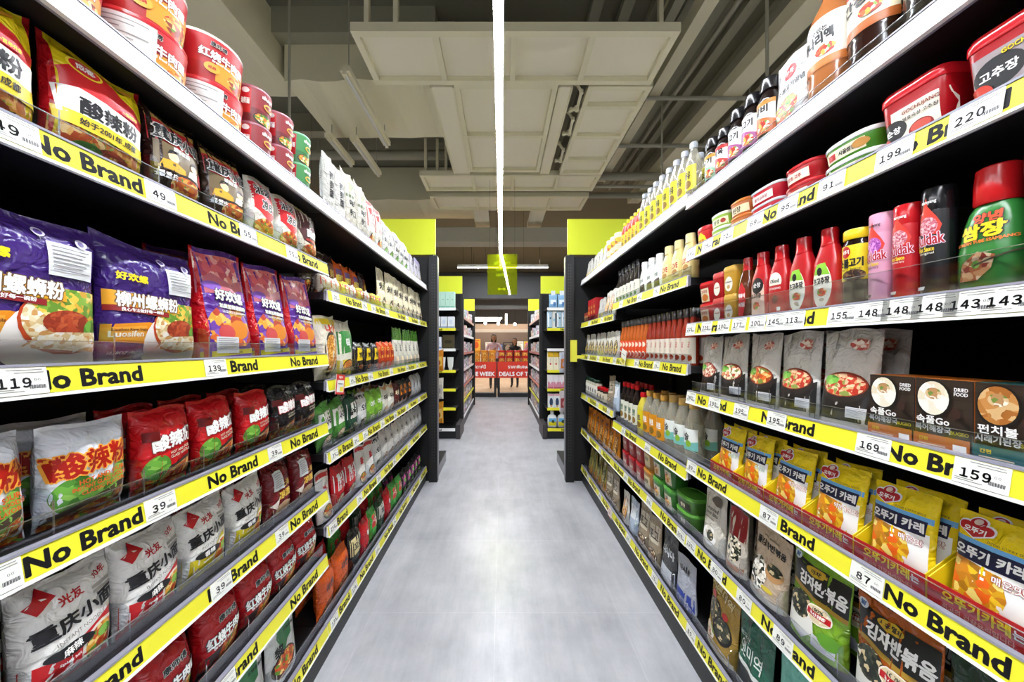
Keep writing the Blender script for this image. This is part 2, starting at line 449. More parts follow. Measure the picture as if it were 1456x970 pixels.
# ------------------------------------------------------------------ LED lines
LEDM = mat('f4f8ff', .4, emit=TUBE, name='led_diffuser')
HOUS = mat('d8d8d4', .4, name='white_aluminium')
def led_line(x, y0, y1, z, label, along='y', group=None, w=.046, wires=()):
    r = root('linear_light', label, 'light', (x, (y0 + y1) / 2, z), 0 if along == 'y' else PI / 2, group); h = (y1 - y0) / 2
    MB().box(-w / 2 - .004, -h, .0, w / 2 + .004, h, .06, HOUS).obj('housing', r)
    MB().box(-w / 2, -h + .002, -.005, w / 2, h - .002, -.0002, LEDM).obj('diffuser', r)
    m = MB()
    for k in wires: m.tube((0, k, .06), (0, k, CEIL_Z - z), .002, BLACK, 5)
    m.obj('suspension_wire', r)
    return r
led_line(-.015, -3.2, 6.9, 3.0, 'long white LED line light hanging over the middle of the aisle floor', wires=(-4.2, -2.5, -.5, 4.35))
led_line(-3.1, -3.2, 6.9, 3.0, 'LED line light over the next aisle beyond the noodle shelves', wires=(-4.5, -1, 3.5))  # added, hidden behind the shelves, for more light in the room
led_line(3.1, -3.2, 6.9, 3.0, 'LED line light over the next aisle beyond the sauce shelves', wires=(-4.5, -2))  # added out of sight as its counterpart, also for extra light
led_line(0.03, -.98, .98, 3.02, 'short LED line light hanging crosswise at the end of the aisle', along='x', wires=(.15, -.45)).location.y = 7.12

led_line(0.0, -2.2, 2.2, 3.08, 'LED line light crossing the near end of the aisle', along='x', wires=(-1.5, 1.5)).location.y = -1.1  # added behind the camera as fill for the near bays
# ------------------------------------------------------------------ ceiling rafts, ducts, pipes
CREAM = mat('eae2bf', .75, name='cream_painted_metal'); BOARD = mat('f2e9cd', .85, bump=.1, bscale=60, name='cream_board')
OLIVE = mat('a09c84', .8, name='olive_painted_duct')
RZ = 4.2
def raft(name, label, x_edges, y_edges, wires=(), z=RZ, group=None):
    r = root(name, label, 'ceiling panel', ((x_edges[0] + x_edges[-1]) / 2, y_edges[0], z), 0, group); cx = r.location.x; cy = y_edges[0]
    for i in range(len(x_edges) - 1):
        for j in range(len(y_edges) - 1):
            MB().box(x_edges[i] - cx + .02, y_edges[j] - cy + .02, .05, x_edges[i + 1] - cx - .02, y_edges[j + 1] - cy - .02, .062, BOARD).obj('board', r)
    f = MB()
    for x in x_edges: f.box(x - cx - .03, -.02, 0, x - cx + .03, y_edges[-1] - cy + .02, .06, CREAM)
    for y in y_edges: f.box(x_edges[0] - cx - .03, y - cy - .03, -.002, x_edges[-1] - cx + .03, y - cy + .03, .085, CREAM)
    f.obj('frame', r)
    w = MB()
    for wx, wy in wires: w.box(wx - cx - .022, wy - cy - .022, .05, wx - cx + .022, wy - cy + .022, CEIL_Z - z, CREAM)
    if wires: w.obj('hanger_bar', r)
    return r
raft('ceiling_raft', 'wide cream ceiling raft of four boards hanging nearest over the aisle', [-1.36, -.62, .12, .86, 1.62], [3.04, 3.6], [(-1.25, 3.05), (-.98, 3.05), (1.6, 3.3)])
raft('ceiling_raft', 'narrow column of cream ceiling boards running back beside the pipe gap', [1.0, 1.66], [3.68, 3.98, 4.55, 5.12, 5.50], [(1.66, 4.6)])
raft('ceiling_raft', 'plain cream ceiling raft of two boards directly above the aisle light', [-.50, .60], [3.66, 4.53, 5.42])
raft('ceiling_raft', 'second wide ceiling raft across the aisle, behind the plain raft', [-1.36, -.5, .2, .98, 1.66], [5.58, 6.08], [(-1.3, 5.62), (-1.1, 5.62), (-.95, 5.62)])
raft('ceiling_raft', 'farthest wide ceiling raft across the aisle, just before the dark bulkhead', [-1.36, -.5, .2, .98, 1.66], [6.36, 6.95])
for x0, x1, lb in ((-.80, -.53, 'cream flat ceiling channel beside the plain raft, noodle side'), (.64, .80, 'cream flat ceiling channel beside the pipe gap')):
    r = MB().box(0, 3.66, 0, x1 - x0, 5.5, .05, BOARD).box(0, 3.66, -.01, .02, 5.5, 0, CREAM).box(x1 - x0 - .02, 3.66, -.01, x1 - x0, 5.5, 0, CREAM).obj('ceiling_channel', None, (x0, 0, RZ)); tag(r, lb, 'ceiling panel')
for x0, x1, lb in ((-.62, -.28, 'short cream ceiling channel between the two rear rafts and the bulkhead, noodle side'), (.62, .95, 'short cream ceiling channel before the bulkhead, sauce side')):
    r = MB().box(0, 7.0, 0, x1 - x0, 8.0, .05, BOARD).box(0, 7.0, -.01, .02, 8.0, 0, CREAM).obj('ceiling_channel', None, (x0, 0, RZ)); tag(r, lb, 'ceiling panel')
# conduit loops in the gap
for k, y in enumerate((3.85, 4.3, 4.95)):
    m = MB(); pts = [(.85, y - .12, 4.3), (.91, y - .12, 4.2), (.91, y + .1, 4.16), (.85, y + .16, 4.2), (.92, y + .2, 4.25)]
    for a, b in zip(pts, pts[1:]): m.tube(a, b, .018, CREAM, 8)
    for a in pts: m.tube((a[0], a[1], a[2] - .02), (a[0], a[1], a[2] + .02), .024, CREAM, 8)
    tag(m.obj('pipe_loop', smooth=40), ('first', 'second', 'third')[k] + ' bent white pipe loop in the gap between the ceiling boards', 'pipe')
# ducts across
def duct(name, label, x0, x1, y0, y1, z0, z1, sag=0):
    m = MB(); n = 10; vs_ = []
    for i in range(n + 1):
        x = x0 + (x1 - x0) * i / n; s = sag * math.sin(i * 1.9) + sag * 1.5 * (i / n)
        vs_ += [(x, y0, z0 + s), (x, y1, z0 + s * .4), (x, y1, z1), (x, y0, z1)]
    fs = []
    for i in range(n):
        for k in range(4): a = i * 4; fs.append((a + k, a + (k + 1) % 4, a + 4 + (k + 1) % 4, a + 4 + k))
    fs += [(0, 3, 2, 1), (n * 4, n * 4 + 1, n * 4 + 2, n * 4 + 3)]
    m.add(vs_, [f[::-1] for f in fs], CREAM); return tag(m.obj(name), label, 'duct')
duct('air_duct', 'big cream air duct crossing above the noodle shelves, behind the nearest raft', -2.55, -.55, 3.85, 4.9, 4.42, 5.12, .02)
duct('air_duct', 'cream air duct step running back from the camera over the noodle shelves', -4.2, -2.6, 2.2, 4.2, 4.5, 5.12, .01)
duct('air_duct', 'second cream duct crossing the aisle far behind, over the yellow sign boards', -3.6, -.62, 6.98, 8.0, 4.42, 5.12, .015)
tag(MB().box(-5, 7.55, 3.72, 5, 7.95, 4.05, mat('b5b0a0', .8)).obj('concrete_lintel'), 'pale concrete beam crossing the aisle above the dark bulkhead', 'beam')['kind'] = 'structure'
b1 = MB().box(-.7, 2.55, 4.9, .75, 2.95, 5.12, CREAM).obj('ceiling_box'); tag(b1, 'plain cream ceiling box right above the front of the nearest raft', 'duct')
# beams and pipes on the sauce side
for x, z, w, y0, y1, lb in ((2.02, 4.62, .14, .8, 6.6, 'slim cream cable tray running back over the sauce shelves, beside the rafts'), (3.05, 4.62, .26, .5, 7.6, 'wide cream cable tray running back high over the sauce shelves'), (1.78, 4.75, .10, .8, 4.2, 'thin grey channel running back beside the nearest raft')):
    tag(MB().box(-w / 2, y0, 0, w / 2, y1, .12, CREAM if w > .12 else OLIVE).box(-w / 2, y0, .12, -w / 2 + .015, y1, .17, CREAM).box(w / 2 - .015, y0, .12, w / 2, y1, .17, CREAM).obj('cable_tray', None, (x, 0, z)), lb, 'cable tray')
PIPE = mat('a9a590', .6, name='painted_pipe')
for k, (p, q, r_, lb) in enumerate((((1.75, 4.3, 4.56), (4.2, 4.3, 4.56), .025, 'thin sprinkler pipe crossing over the sauce shelves, nearest'), ((1.75, 5.3, 4.55), (4.4, 5.3, 4.55), .03, 'second sprinkler pipe crossing over the sauce shelves'),
        ((1.6, 6.2, 4.52), (4.6, 6.2, 4.52), .075, 'thick cream pipe crossing behind the ceiling rafts over the sauce shelves'), ((.3, 6.30, 4.38), (3.4, 6.30, 4.38), .03, 'thin cream pipe under the rear rafts crossing to the sauce side'), ((1.8, 7.0, 4.53), (4.6, 7.0, 4.53), .06, 'thick pipe farthest back over the sauce shelves'),
        ((-4.5, 5.9, 4.75), (-.9, 5.9, 4.75), .085, 'thick cream pipe crossing behind the big duct over the noodle shelves'), ((2.5, 1.5, 4.95), (2.5, 7.6, 4.95), .03, 'thin sprinkler pipe running back above the sauce shelves'))):
    m = MB(); m.tube(p, q, r_, PIPE, 12); d = (Vector(q) - Vector(p)); n = int(d.length / .9)
    for i in range(n + 1):
        c = Vector(p) + d * (i / max(n, 1))
        while any(abs(c.x - tx) < tw for tx, tw in ((2.02, .11), (3.05, .17), (1.78, .09))): c.x += .07
        if c.x > max(p[0], q[0]) and p[1] == q[1]: continue
        m.tube(c + Vector((0, 0, r_)), (c.x, c.y, CEIL_Z), .006, PIPE, 6)
    tag(m.obj('ceiling_pipe', smooth=40), lb, 'pipe')
for x, y, lb in ((2.35, 2.9, 'green-grey hanger rod over the sauce shelves, nearest to the camera'), (2.3, 4.7, 'thin hanger rod over the sauce shelves between the two sprinkler pipes'), (-2.2, 3.4, 'thin hanger rod before the big duct')):
    tag(MB().tube((x, y, 3.6), (x, y, CEIL_Z), .013, PIPE, 8).box(x - .03, y - .03, 3.6, x + .03, y + .03, 3.62, PIPE).obj('hanger_rod'), lb, 'rod')
for k, (x, y0, y1, lb) in enumerate(((-1.64, 3.42, 4.7, 'unlit batten lamp hanging along the big duct, next to the nearest raft'), (-2.38, 4.5, 5.2, 'unlit batten lamp behind the big duct, farther from the aisle'), (-2.06, 4.55, 5.5, 'slimmer unlit batten lamp behind the big duct, nearer to the aisle'))):
    r = root('batten_lamp', lb, 'lamp', (x, y0, RZ - .02)); L = y1 - y0
    MB().box(-.05, 0, 0, .05, L, .06, CREAM).obj('housing', r)
    MB().tube((.0, .03, -.02), (0, L - .03, -.02), .018, mat('dedcd2', .4), 8).box(-.02, 0, -.035, .02, .03, 0, CREAM).box(-.02, L - .03, -.035, .02, L, 0, CREAM).obj('tube', r)
    mh = MB()
    for q in (.1, L - .1): mh.tube((0, q, .05), (0, q, .235 if 3.8 < y0 + q < 4.95 else CEIL_Z - RZ + .02), .006, PIPE, 6)
    mh.obj('hanger', r)
# ribs of the deck on the sauce side and the dark joists
for k in range(12):
    x = 1.0 + k * .34; o = MB().box(x, -1, CEIL_Z - .09, x + .12, 7.6, CEIL_Z, OLIVE).obj('trim_%d' % (k + 1)); struct(o)
for k in range(4):
    y = .3 + k * 1.7; struct(MB().box(-7.9, y, CEIL_Z - .3, -.75, y + .18, CEIL_Z, OLIVE).obj('trim_%d' % (k + 13)))
# dark bulkhead at the shop front
BULK = mat('2f2f31', .6, name='dark_bulkhead')
struct(MB().box(-8, 8.05, 2.48, 8, 8.3, 3.02, BULK).obj('wall_front'))
struct(MB().box(-8, 8.3, 2.25, 8, 8.42, 2.36, mat('4b4542', .5)).obj('trim_17'))
struct(MB().box(-8, 8.05, 3.02, 8, 8.12, 3.10, mat('1c1a1a', .6)).obj('trim_18'))

# ------------------------------------------------------------------ shelving
XL, XR = .717, .765
RY = math.radians(9)
YS = [.37, 1.36, 2.26, 3.16]
def spec(side): return (-XL, PI / 2) if side == 'L' else (XR, -PI / 2)
def lx(side, y): return y if side == 'L' else -y
def ypx(px): return (XL if px < 713 else XR) * F / abs(px - 713)
STRIP = mat('ece536', .36, name='yellow_strip'); GLARE_STRIP = mat('f3f3ee', .3, name='white_strip')  # the white paints LED glare on the yellow top-shelf strips
NOB = {}
def nobrand():
    if 'v' not in NOB: NOB['v'] = text2d('No Brand', 0, 0, .0285, .163, 0, .058, 8)
    return NOB['v']
def tag_mesh(price, cents, w=.062):
    key = (price, w)
    if key in NOB: return NOB[key]
    m = MB(); h = .041; m.box(-w / 2, -.0012, -h / 2, w / 2, 0, h / 2, TAGW); y = -.0016
    def put(v, f, mt, yy=y): m.add([(x, yy, z) for x, z in v], fix(v, f), mt)
    if w > .05: put(*text2d(price, -.005, -.002, .0145, .034, 0, .045, 6, True), TEXTK)
    v, f = text2d('00', min(.019, w / 2 - .006), .0015, .004, .008, 0, 0, 4, True); put(v, f, TEXTK)
    g = mat('8e8e88', .5)
    for z0, x0, x1 in () if w < .05 else ((.0165, -.012, .026), (.0125, -.004, .027), (-.0125, -.028, -.006), (-.0155, -.028, .004)):
        put([(x0, z0), (x1, z0), (x1, z0 + .0012), (x0, z0 + .0012)], [(0, 1, 2, 3)], g)
    for k in range(13 if w > .05 else 0):
        x0 = .010 + k * .0014; put([(x0, -.012), (x0 + .0007 * (1 + k % 2 * .6), -.012), (x0 + .0007 * (1 + k % 2 * .6), -.006), (x0, -.006)], [(0, 1, 2, 3)], mat('55555a', .5))
    NOB[key] = m.mesh('price_tag'); return NOB[key]

DEPTH = .43
SHELVES = []
def divider(s, side, c, zt, y, dh=.085):
    X = lambda y: lx(side, y - c)
    x = X(y); m = MB(); z = zt - .0118; n = 5; pr = [(.028, z), (.028, z + dh - .02)] + [(.028 + .02 * (1 - math.cos(PI / 2 * i / n)), z + dh - .02 + .02 * math.sin(PI / 2 * i / n)) for i in range(1, n + 1)] + [(.10, z + dh), (.10, z)]
    k = len(pr); m.add([(x - .001, p, zz) for p, zz in pr] + [(x + .001, p, zz) for p, zz in pr], [tuple(range(k))[::-1], tuple(range(k, 2 * k))] + [(i, (i + 1) % k, k + (i + 1) % k, k + i) for i in range(k)], ACRYLIC)
    m.box(x - .0012, .0272, z, x + .0012, .0282, z + dh - .02, EDGE); m.obj('divider', s)

def shelf(parent, side, y0, y1, zt, texts=(), tags=(), divs=(), guard=.048, strip=STRIP, board=BLACK, dh=.085):
    """one shelf board of a bay with its price rail; positions along the shelf are world y"""
    c = (y0 + y1) / 2; X = lambda y: lx(side, y - c); a, b = sorted((X(y0), X(y1))); a += .002; b -= .002
    s = MB().box(a, .022, zt - .042, b, DEPTH, zt - .012, board).box(a, .010, zt - .046, b, .0219, zt - .006, GREY_EDGE).obj('shelf', parent)
    rail = MB(); q = lambda y, z: (y + math.tan(RY) * (z - (zt - .05)), z)
    def slab(m, x0, x1, z0, z1, y, t, mt):
        vs_ = []
        for z in (z0, z1):
            yy = q(y, z)[0]; vs_ += [(x0, yy, z), (x1, yy, z), (x1, yy + t, z), (x0, yy + t, z)]
        m.add(vs_, [(0, 3, 2, 1), (4, 5, 6, 7), (0, 1, 5, 4), (1, 2, 6, 5), (2, 3, 7, 6), (3, 0, 4, 7)], mt)
    slab(rail, a, b, zt - .05, zt - .002, 0, .010, WHITE); slab(rail, a, b, zt - .052, zt - .047, -.003, .003, WHITE)
    slab(rail, a, b, zt - .004, zt, -.003, .012, GREY_EDGE)
    rail.obj('price_rail', s)
    st = MB(); slab(st, a, b, zt - .046, zt - .005, -.0012, .001, strip)
    v, f = nobrand()
    for y in texts:
        x = X(y)
        if x - .08 < a or x + .08 > b: x = clampf(x, a + .082, b - .082)
        st.add([(x + p, q(-.0016, zt - .026 + z)[0], zt - .026 + z) for p, z in v], fix(v, f), TEXTK)
    st.obj('brand_strip', s)
    for y, pr, *w in tags:
        w = w[0] if w else .062; x = clampf(X(y), a + w / 2, b - w / 2)
        t = link('price_tag', tag_mesh(pr, '00', w), s, (x, q(-.0022, zt - .0255)[0], zt - .0255)); t.rotation_euler = (-RY, 0, 0)
    if guard:
        MB().box(a, .024, zt - .0118, b, .0262, zt - .012 + guard, ACRYLIC).box(a, .0238, zt - .012 + guard, b, .0264, zt - .0109 + guard, EDGE).obj('front_guard', s)
    SHELVES.append((s, side, y0, y1, zt, c, divs))
    return s

def bay(side, i, label):
    X, rz = spec(side); y0, y1 = YS[i], YS[i + 1]
    r = root('shelf_unit', label, 'shelving unit', (X, (y0 + y1) / 2, 0), rz, 'gondola shelving units along the aisle')
    h = (y1 - y0) / 2
    MB().box(-h + .0005, DEPTH, .10, h - .0005, DEPTH + .02, 2.12, BLACK2).obj('back_panel', r)
    MB().box(-h + .0005, .045, 0, h - .0005, DEPTH + .02, .10, BLACK).box(-h + .0005, .012, 0, h - .0005, .045, .098, BLACK).obj('plinth', r)
    for sx in (-1, 1):
        m = MB().box(min(sx * h, sx * (h - .02)), DEPTH - .03, .1, max(sx * h, sx * (h - .02)), DEPTH - .001, 2.15, BLACK)
        for k in range(60): m.box(sx * (h - .010) - .004, DEPTH - .0312, .16 + k * .033, sx * (h - .010) + .004, DEPTH - .0302, .178 + k * .033, BLACK2)
        m.obj('upright', r)
    if i == 0:                                              # closed black side at the near end of the row
        e = -h if side == 'L' else h; s = math.copysign(1, e)
        MB().box(min(e + s * .001, e + s * .02), .03, 0, max(e + s * .001, e + s * .02), DEPTH + .02, 2.15, BLACK).obj('end_panel', r)
    return r

# ------------------------------------------------------------------ product designs
SPICY = food(['c8521d', 'e0a23a', 'f0d080', '8a2a12', '5f8a2a', 'd8741f', 'b83a14'])
PNUT = food(['d98a3a', 'c06a26', 'e8b060', 'b8481c', '7d9a40', 'efc88a'], 130)
RED_P = food(['b5482a', 'a23a22', 'c05a35', '8f2f1c'], 150)
CURRY = food(['d9a21a', 'f0c42a', 'c9801a', 'e8641a', 'a8721a', 'f6de7a', 'd98a1a'], 80)
NOOD = food(['f3e6c8', 'ecd9b0', 'dcc08a', 'f8f2e4', 'cf9a5a'], 140)
GREEN = food(['4f8f2f', '6fae3f', '3d7526', '8cc152'], 70)
WEED = food(['1d241c', '2c352a', '11150f', '4a4a38', '3a3d2c', 'c9b48a'], 120)
WHF = food(['f5f3ec', 'e9e4d8', 'd8d0c0', 'faf9f5'], 90)
SWIRL = food(['d8626a', 'c04a58', 'eaa29c', 'e07a72', 'f6d0c4', 'b8486a'], 55)
ORNG = food(['e8a03a', 'd9642a', '6a3a9a', 'f0c060', 'b8402a', '8a5ab8'], 55)
WOOD = mat('3a2e26', .5, name='dark_wood_print')
K, W_, RD, YL = ink('17161a'), ink('f4f3ef'), ink('b5121b'), ink('f2d21a')
D = {}

# noodle side, near bay
D['yellow'] = bag('noodle_bag', 'yellow hot-and-sour noodle bag', .152, .198, .07, film('d8be12'), [
    R(-.95, 0, .95, .31, PNUT), E(.15, .13, .35, .07, RED_P), E(-.35, .12, .28, .06, GREEN), E(.55, .08, .3, .06, WEED),
    P([(-.95, .72), (-.3, .92), (.9, .66), (.95, .5), (-.95, .46)], ink('c3161c')), P([(.1, .60), (.45, .76), (.75, .62), (.5, .52)], ink('d4202a')),
    E(-.42, .83, .30, .075, ink('f0d838')), E(-.42, .83, .26, .062, ink('c8232a')), T('成都', -.42, .83, .06, W_, None, .4),
    R(-.1, .87, .55, .915, ink('c8881c')), P([(-.95, .58), (-.6, .62), (.92, .56), (.95, .37), (-.9, .36)], W_),
    P([(-.95, .40), (.95, .37), (.95, .24), (-.92, .28)], ink('eed22a')), T('酸辣粉', .02, .475, .15, K, None, 1.7, 0, .045),
    T('始于2001年.成都', 0, .325, .06, K, None, 1.6, -.03, .03), R(.2, .60, .66, .65, ink('d8343a')), T('一百年升级', .43, .625, .035, YL, None, .4)],
    zones=((.60, film('e0c81c')),), side=film('a8141b'), seed=3)
def chong(name, desc, top, body, txt, seed, tc=K, to=W_):
    return bag('noodle_bag', desc, .128, .195, .06, film(body), [
        R(-.95, .62, .95, .86, ink(top)), R(-.95, .86, .95, .93, ink('b89a4a')), R(-.9, .32, .9, .63, ink('6b5a3c')), P([(-.85, .33), (-.75, .43), (-.35, .45), (.02, .40), (.05, .33)], ink('d9a42a')), E(-.38, .49, .19, .06, ink('e6c4a0')), P([(-.6, .51), (-.5, .57), (-.25, .57), (-.15, .52), (-.38, .535)], K), P([(.1, .33), (.2, .42), (.6, .43), (.85, .33)], ink('e4dcc8')), E(.42, .47, .16, .05, ink('e0b896')), P([(.24, .49), (.34, .54), (.54, .54), (.62, .48), (.42, .505)], K), P([(.62, .36), (.9, .5), (.9, .3)], ink('a8242a')),
        E(.1, .17, .72, .17, ink('1a1414')), E(.1, .18, .62, .13, SPICY), T(txt, 0, .72, .15, tc, to, 1.75, -.04, .05), T('原香红油', -.1, .585, .05, W_, None, .9), T('最重庆', -.62, .25, .07, W_, None, .6)], seed=seed)
D['chong1'] = chong('c', 'dark red noodle bag with black brush lettering', 'b8161c', '2a1a16', '重庆小面', 5)
D['chong2'] = chong('c', 'red-topped noodle bag with white outlined lettering', 'b01a1e', '3a2a20', '重庆小面', 6)
D['liang'] = bag('noodle_bag', 'white noodle bag with a red panel and food bowl', .116, .195, .06, film('e6e2d6'), [
    P([(-.9, .9), (.3, .95), (.75, .45), (.2, .33), (-.9, .5)], ink('c81a22')), T('油泼', -.2, .78, .14, K, W_, 1.1, 0, .05), T('凉皮', .1, .57, .14, K, W_, 1.1, 0, .05), E(0, .19, .78, .17, SPICY), E(.4, .1, .3, .07, GREEN)], seed=8)
D['brown'] = bag('noodle_bag', 'clear and brown noodle bag with white brush lettering', .12, .195, .06, film('d6cdb8'), [
    P([(-.9, .95), (.7, .95), (.85, .6), (.4, .28), (-.6, .36), (-.95, .6)], ink('4a1a1c')), T('烩', .1, .75, .17, W_, K, 1), T('面皮', .1, .53, .15, W_, K, 1.2, 0, .05), E(.05, .17, .7, .16, SPICY), R(-.5, .37, .6, .41, ink('b8342c'))], seed=9)

D['purple'] = bag('noodle_bag', 'purple snail rice noodle bag with a white bowl', .187, .245, .075, film('3d2370'), [
    P([(-.97, .18), (-.97, .31), (-.3, .34), (.2, .30), (.2, .2), (-.3, .16)], ink('e08a1c')), P([(-.97, .195), (-.97, .285), (-.35, .31), (-.35, .18)], ink('e9a23a')),
    T('Luosifen', -.66, .24, .045, ink('f3ead8'), None, .5, .05), T('Liuzhou River Snails', -.62, .275, .02, ink('6a2a10'), None, .55, .05),
    E(.42, .20, .80, .245, ink('efe9e2')), E(.46, .30, .70, .22, ink('b8421c')), E(.46, .31, .66, .20, NOOD), P([(-.1, .40), (.2, .52), (.98, .52), (.98, .3), (.3, .25)], food(['e8c24a', 'd9a63a', '7ea83a', 'f0d888', '5f8a2a'], 110)), E(.42, .29, .36, .085, RED_P), E(.86, .25, .2, .08, GREEN),
    P([(-.15, .12), (.85, .10), (.9, .24), (.1, .22)], NOOD), P([(-.97, .58), (.35, .52), (.38, .43), (-.97, .46)], ink('e8a62a')), P([(-.97, .465), (.1, .43), (.1, .39), (-.97, .42)], ink('8c1c22')),
    T('柳州螺蛳粉', -.27, .505, .115, W_, ink('6a4a1c'), 1.2, -.035, .035), T('良心专注做好每一碗粉', -.42, .428, .028, W_, None, .95, -.03), T('好欢螺', -.58, .69, .06, YL, None, .6, -.05, .05),
    T('10.58OZ (300g)', -.62, .085, .03, W_, None, .65, 0, .02), E(.05, .88, .08, .03, ink('b9b0c8')), E(.05, .88, .05, .02, ink('3d2370')), E(.62, .86, .09, .035, ink('b9b0c8')), E(.62, .86, .05, .02, ink('3d2370'))],
    seed=11, sticker=(.12, .60, .80, .83))
D['swirl'] = bag('noodle_pouch', 'tall pink and purple noodle pouch with orange swirls', .155, .292, .085, film('5a2f8e'), [
    R(-.96, .66, .96, .95, SWIRL), P([(-.96, .70), (-.5, .78), (.2, .70), (.96, .76), (.96, .62), (-.96, .58)], ink('c56a7a')), E(.2, .82, .5, .08, SWIRL), E(-.55, .66, .35, .04, ink('8a5ac0')), E(.7, .6, .3, .05, ink('7a3a9c')),
    E(-.1, .30, .82, .20, ORNG), P([(-.9, .18), (-.6, .42), (-.1, .30), (.5, .44), (.9, .2), (.5, .12), (-.5, .1)], ORNG), E(.25, .27, .4, .09, ink('d9822a')), E(-.3, .24, .34, .07, ink('c8484a')),
    R(-.96, .0, .96, .10, ink('6a3aa8')), P([(-.96, .07), (.96, .10), (.96, .055), (-.96, .02)], ink('d8c82a')), T('加臭加辣系列', 0, .06, .025, K, None, 1.5, .015),
    T('好欢螺', .05, .575, .10, W_, K, 1.4, -.08, .05), T('加臭加辣螺蛳粉', .1, .475, .042, W_, K, 1.4, -.06, .04), T('LIUZHOU LUOSIFEN', .12, .425, .022, W_, K, 1.3, -.05, .03)],
    side=film('c0141c'), kind='gusset', seed=13, sticker=(-.75, .055, .15, .20), cat='noodle pouch')
D['white_sour'] = bag('noodle_bag', 'white hot-and-sour noodle bag with orange lettering', .125, .178, .075, film('dcdfe6'), [
    E(-.5, .30, .42, .18, GREEN), E(.1, .28, .4, .16, GREEN), E(.65, .36, .3, .16, GREEN), P([(-.95, .12), (.95, .36), (.95, .30), (-.95, .05)], ink('4a3a30')), P([(-.95, .05), (.95, .29), (.95, 0), (-.95, 0)], SPICY),
    T('酸辣粉', -.05, .62, .24, ink('a8140a'), ink('f4a83c'), 1.8, .13, .032), T('HOT AND SOUR', .1, .435, .05, ink('e0662a'), None, 1.2, .13, .04), T('INSTANT GLASS NOODLE', .08, .375, .04, ink('e0662a'), None, 1.4, .13, .04), T('CLASSIC FLAVOR', .12, .32, .04, ink('e0662a'), None, 1.1, .13, .04),
    P([(.86, .55), (.93, .86), (.8, .6)], ink('b81a1e'))], seed=17)
def sour(desc, body, tc, to, seed, leaf=True, foodm=SPICY):
    return bag('noodle_bag', desc, .122, .178, .07, film(body), ([E(-.5, .26, .4, .17, GREEN)] if leaf else []) + [P([(-.95, .0), (-.95, .13), (.95, .33), (.95, 0)], foodm), P([(-.95, .13), (-.95, .17), (.95, .37), (.95, .33)], ink('3a2620'))] + ([E(-.52, .27, .34, .14, GREEN)] if leaf else []) + [
        T('酸辣粉', .1, .60, .19, tc, to, 1.6, .12, .05), T('HOT AND SOUR', .3, .445, .035, ink('d8d0b8'), None, .9, .12, .02), T('GLASS NOODLE', .3, .395, .035, ink('d8d0b8'), None, .9, .12, .02), R(-.92, .62, -.5, .74, ink('6a0c10'))], seed=seed)
D['red_sour'] = sour('red hot-and-sour glass noodle bag', 'c4161c', W_, ink('7a0c10'), 19)
D['black_sour'] = sour('black hot-and-sour glass noodle bag', '1b181a', W_, ink('b01218'), 21, False)
def xiao(desc, body, low, seed, sub='麻辣'):
    return bag('noodle_bag', desc, .132, .19, .075, film(body), [
        P([(-.95, 0), (-.95, .34), (-.4, .30), (.3, .42), (.95, .52), (.95, 0)], ink(low)), E(.62, .22, .62, .2, ink('efe6d8')), E(.62, .23, .54, .16, SPICY), E(.6, .30, .2, .05, GREEN),
        T('光友', -.1, .80, .085, RD, None, .7, .16), T('30年', .62, .86, .06, RD, None, .4, .16, .02), T('重庆小面', 0, .60, .15, K, None, 1.7, .16, .045), T('INSTANT NOODLE', .05, .465, .035, ink('77716a'), None, 1.1, .16, 0),
        E(-.2, .345, .5, .055, K), T(sub, -.2, .345, .07, W_, None, .8, .14), T('Spicy hot', -.25, .25, .035, W_, None, .7, .14), E(-.65, .82, .22, .06, ink('d8d4cc')), P([(-.9, .84), (-.5, .96), (-.35, .86), (-.75, .76)], RD),
        R(.3, .76, .8, .79, ink('9a968e')), R(.3, .72, .8, .745, ink('9a968e'))], seed=seed)
D['xiao_red'] = xiao('white and red small-noodle bag', 'e4e2de', 'c41a1e', 23)
D['xiao_yel'] = xiao('white and yellow small-noodle bag', 'e4e2dc', 'd9c81c', 24, '香辣')
D['maroon'] = bag('noodle_bag', 'maroon noodle bag with gold lettering', .125, .185, .075, film('6e1218'), [
    T('上海', .15, .62, .12, ink('e0b84a'), None, 1.2, .1, .04), T('凉面', .1, .44, .14, ink('e0b84a'), None, 1.3, .1, .05), E(.1, .16, .7, .14, ink('d8b08a')), P([(-.9, .3), (-.3, .42), (-.5, .2)], ink('e8dcd0'))], seed=27, sticker=(-.75, .55, -.05, .88))
D['beef'] = bag('noodle_bag', 'red braised beef noodle bag with white lettering', .128, .19, .075, film('b0141a'), [
    P([(-.95, .0), (-.95, .28), (.2, .34), (.95, .5), (.95, 0)], ink('2a1816')), E(.3, .22, .62, .18, SPICY), T('康师傅', .0, .70, .085, K, W_, .8, .14, .04), T('红烧牛肉味', .02, .47, .15, W_, K, 1.7, .14, .045), T('Braised Beef', -.2, .365, .04, W_, None, .9, .14), E(.62, .86, .14, .05, ink('8a0c12'))], seed=29)
D['white_green'] = bag('noodle_pouch', 'white pouch with a green patch and small black lettering', .15, .235, .06, film('dddfdd'), [
    P([(-.2, .98), (.6, .98), (.5, .5), (-.1, .36), (-.5, .62)], ink('2f7a44')), E(-.1, .22, .75, .17, ink('3a2a22')), E(-.1, .24, .66, .13, SPICY), T('黎', -.4, .42, .16, K, None, .6, .05, .04), T('五谷杂粮卷', .45, .62, .045, K, None, .8, .05), E(.2, .78, .12, .05, RD)], kind='pouch', seed=31, cat='noodle pouch')

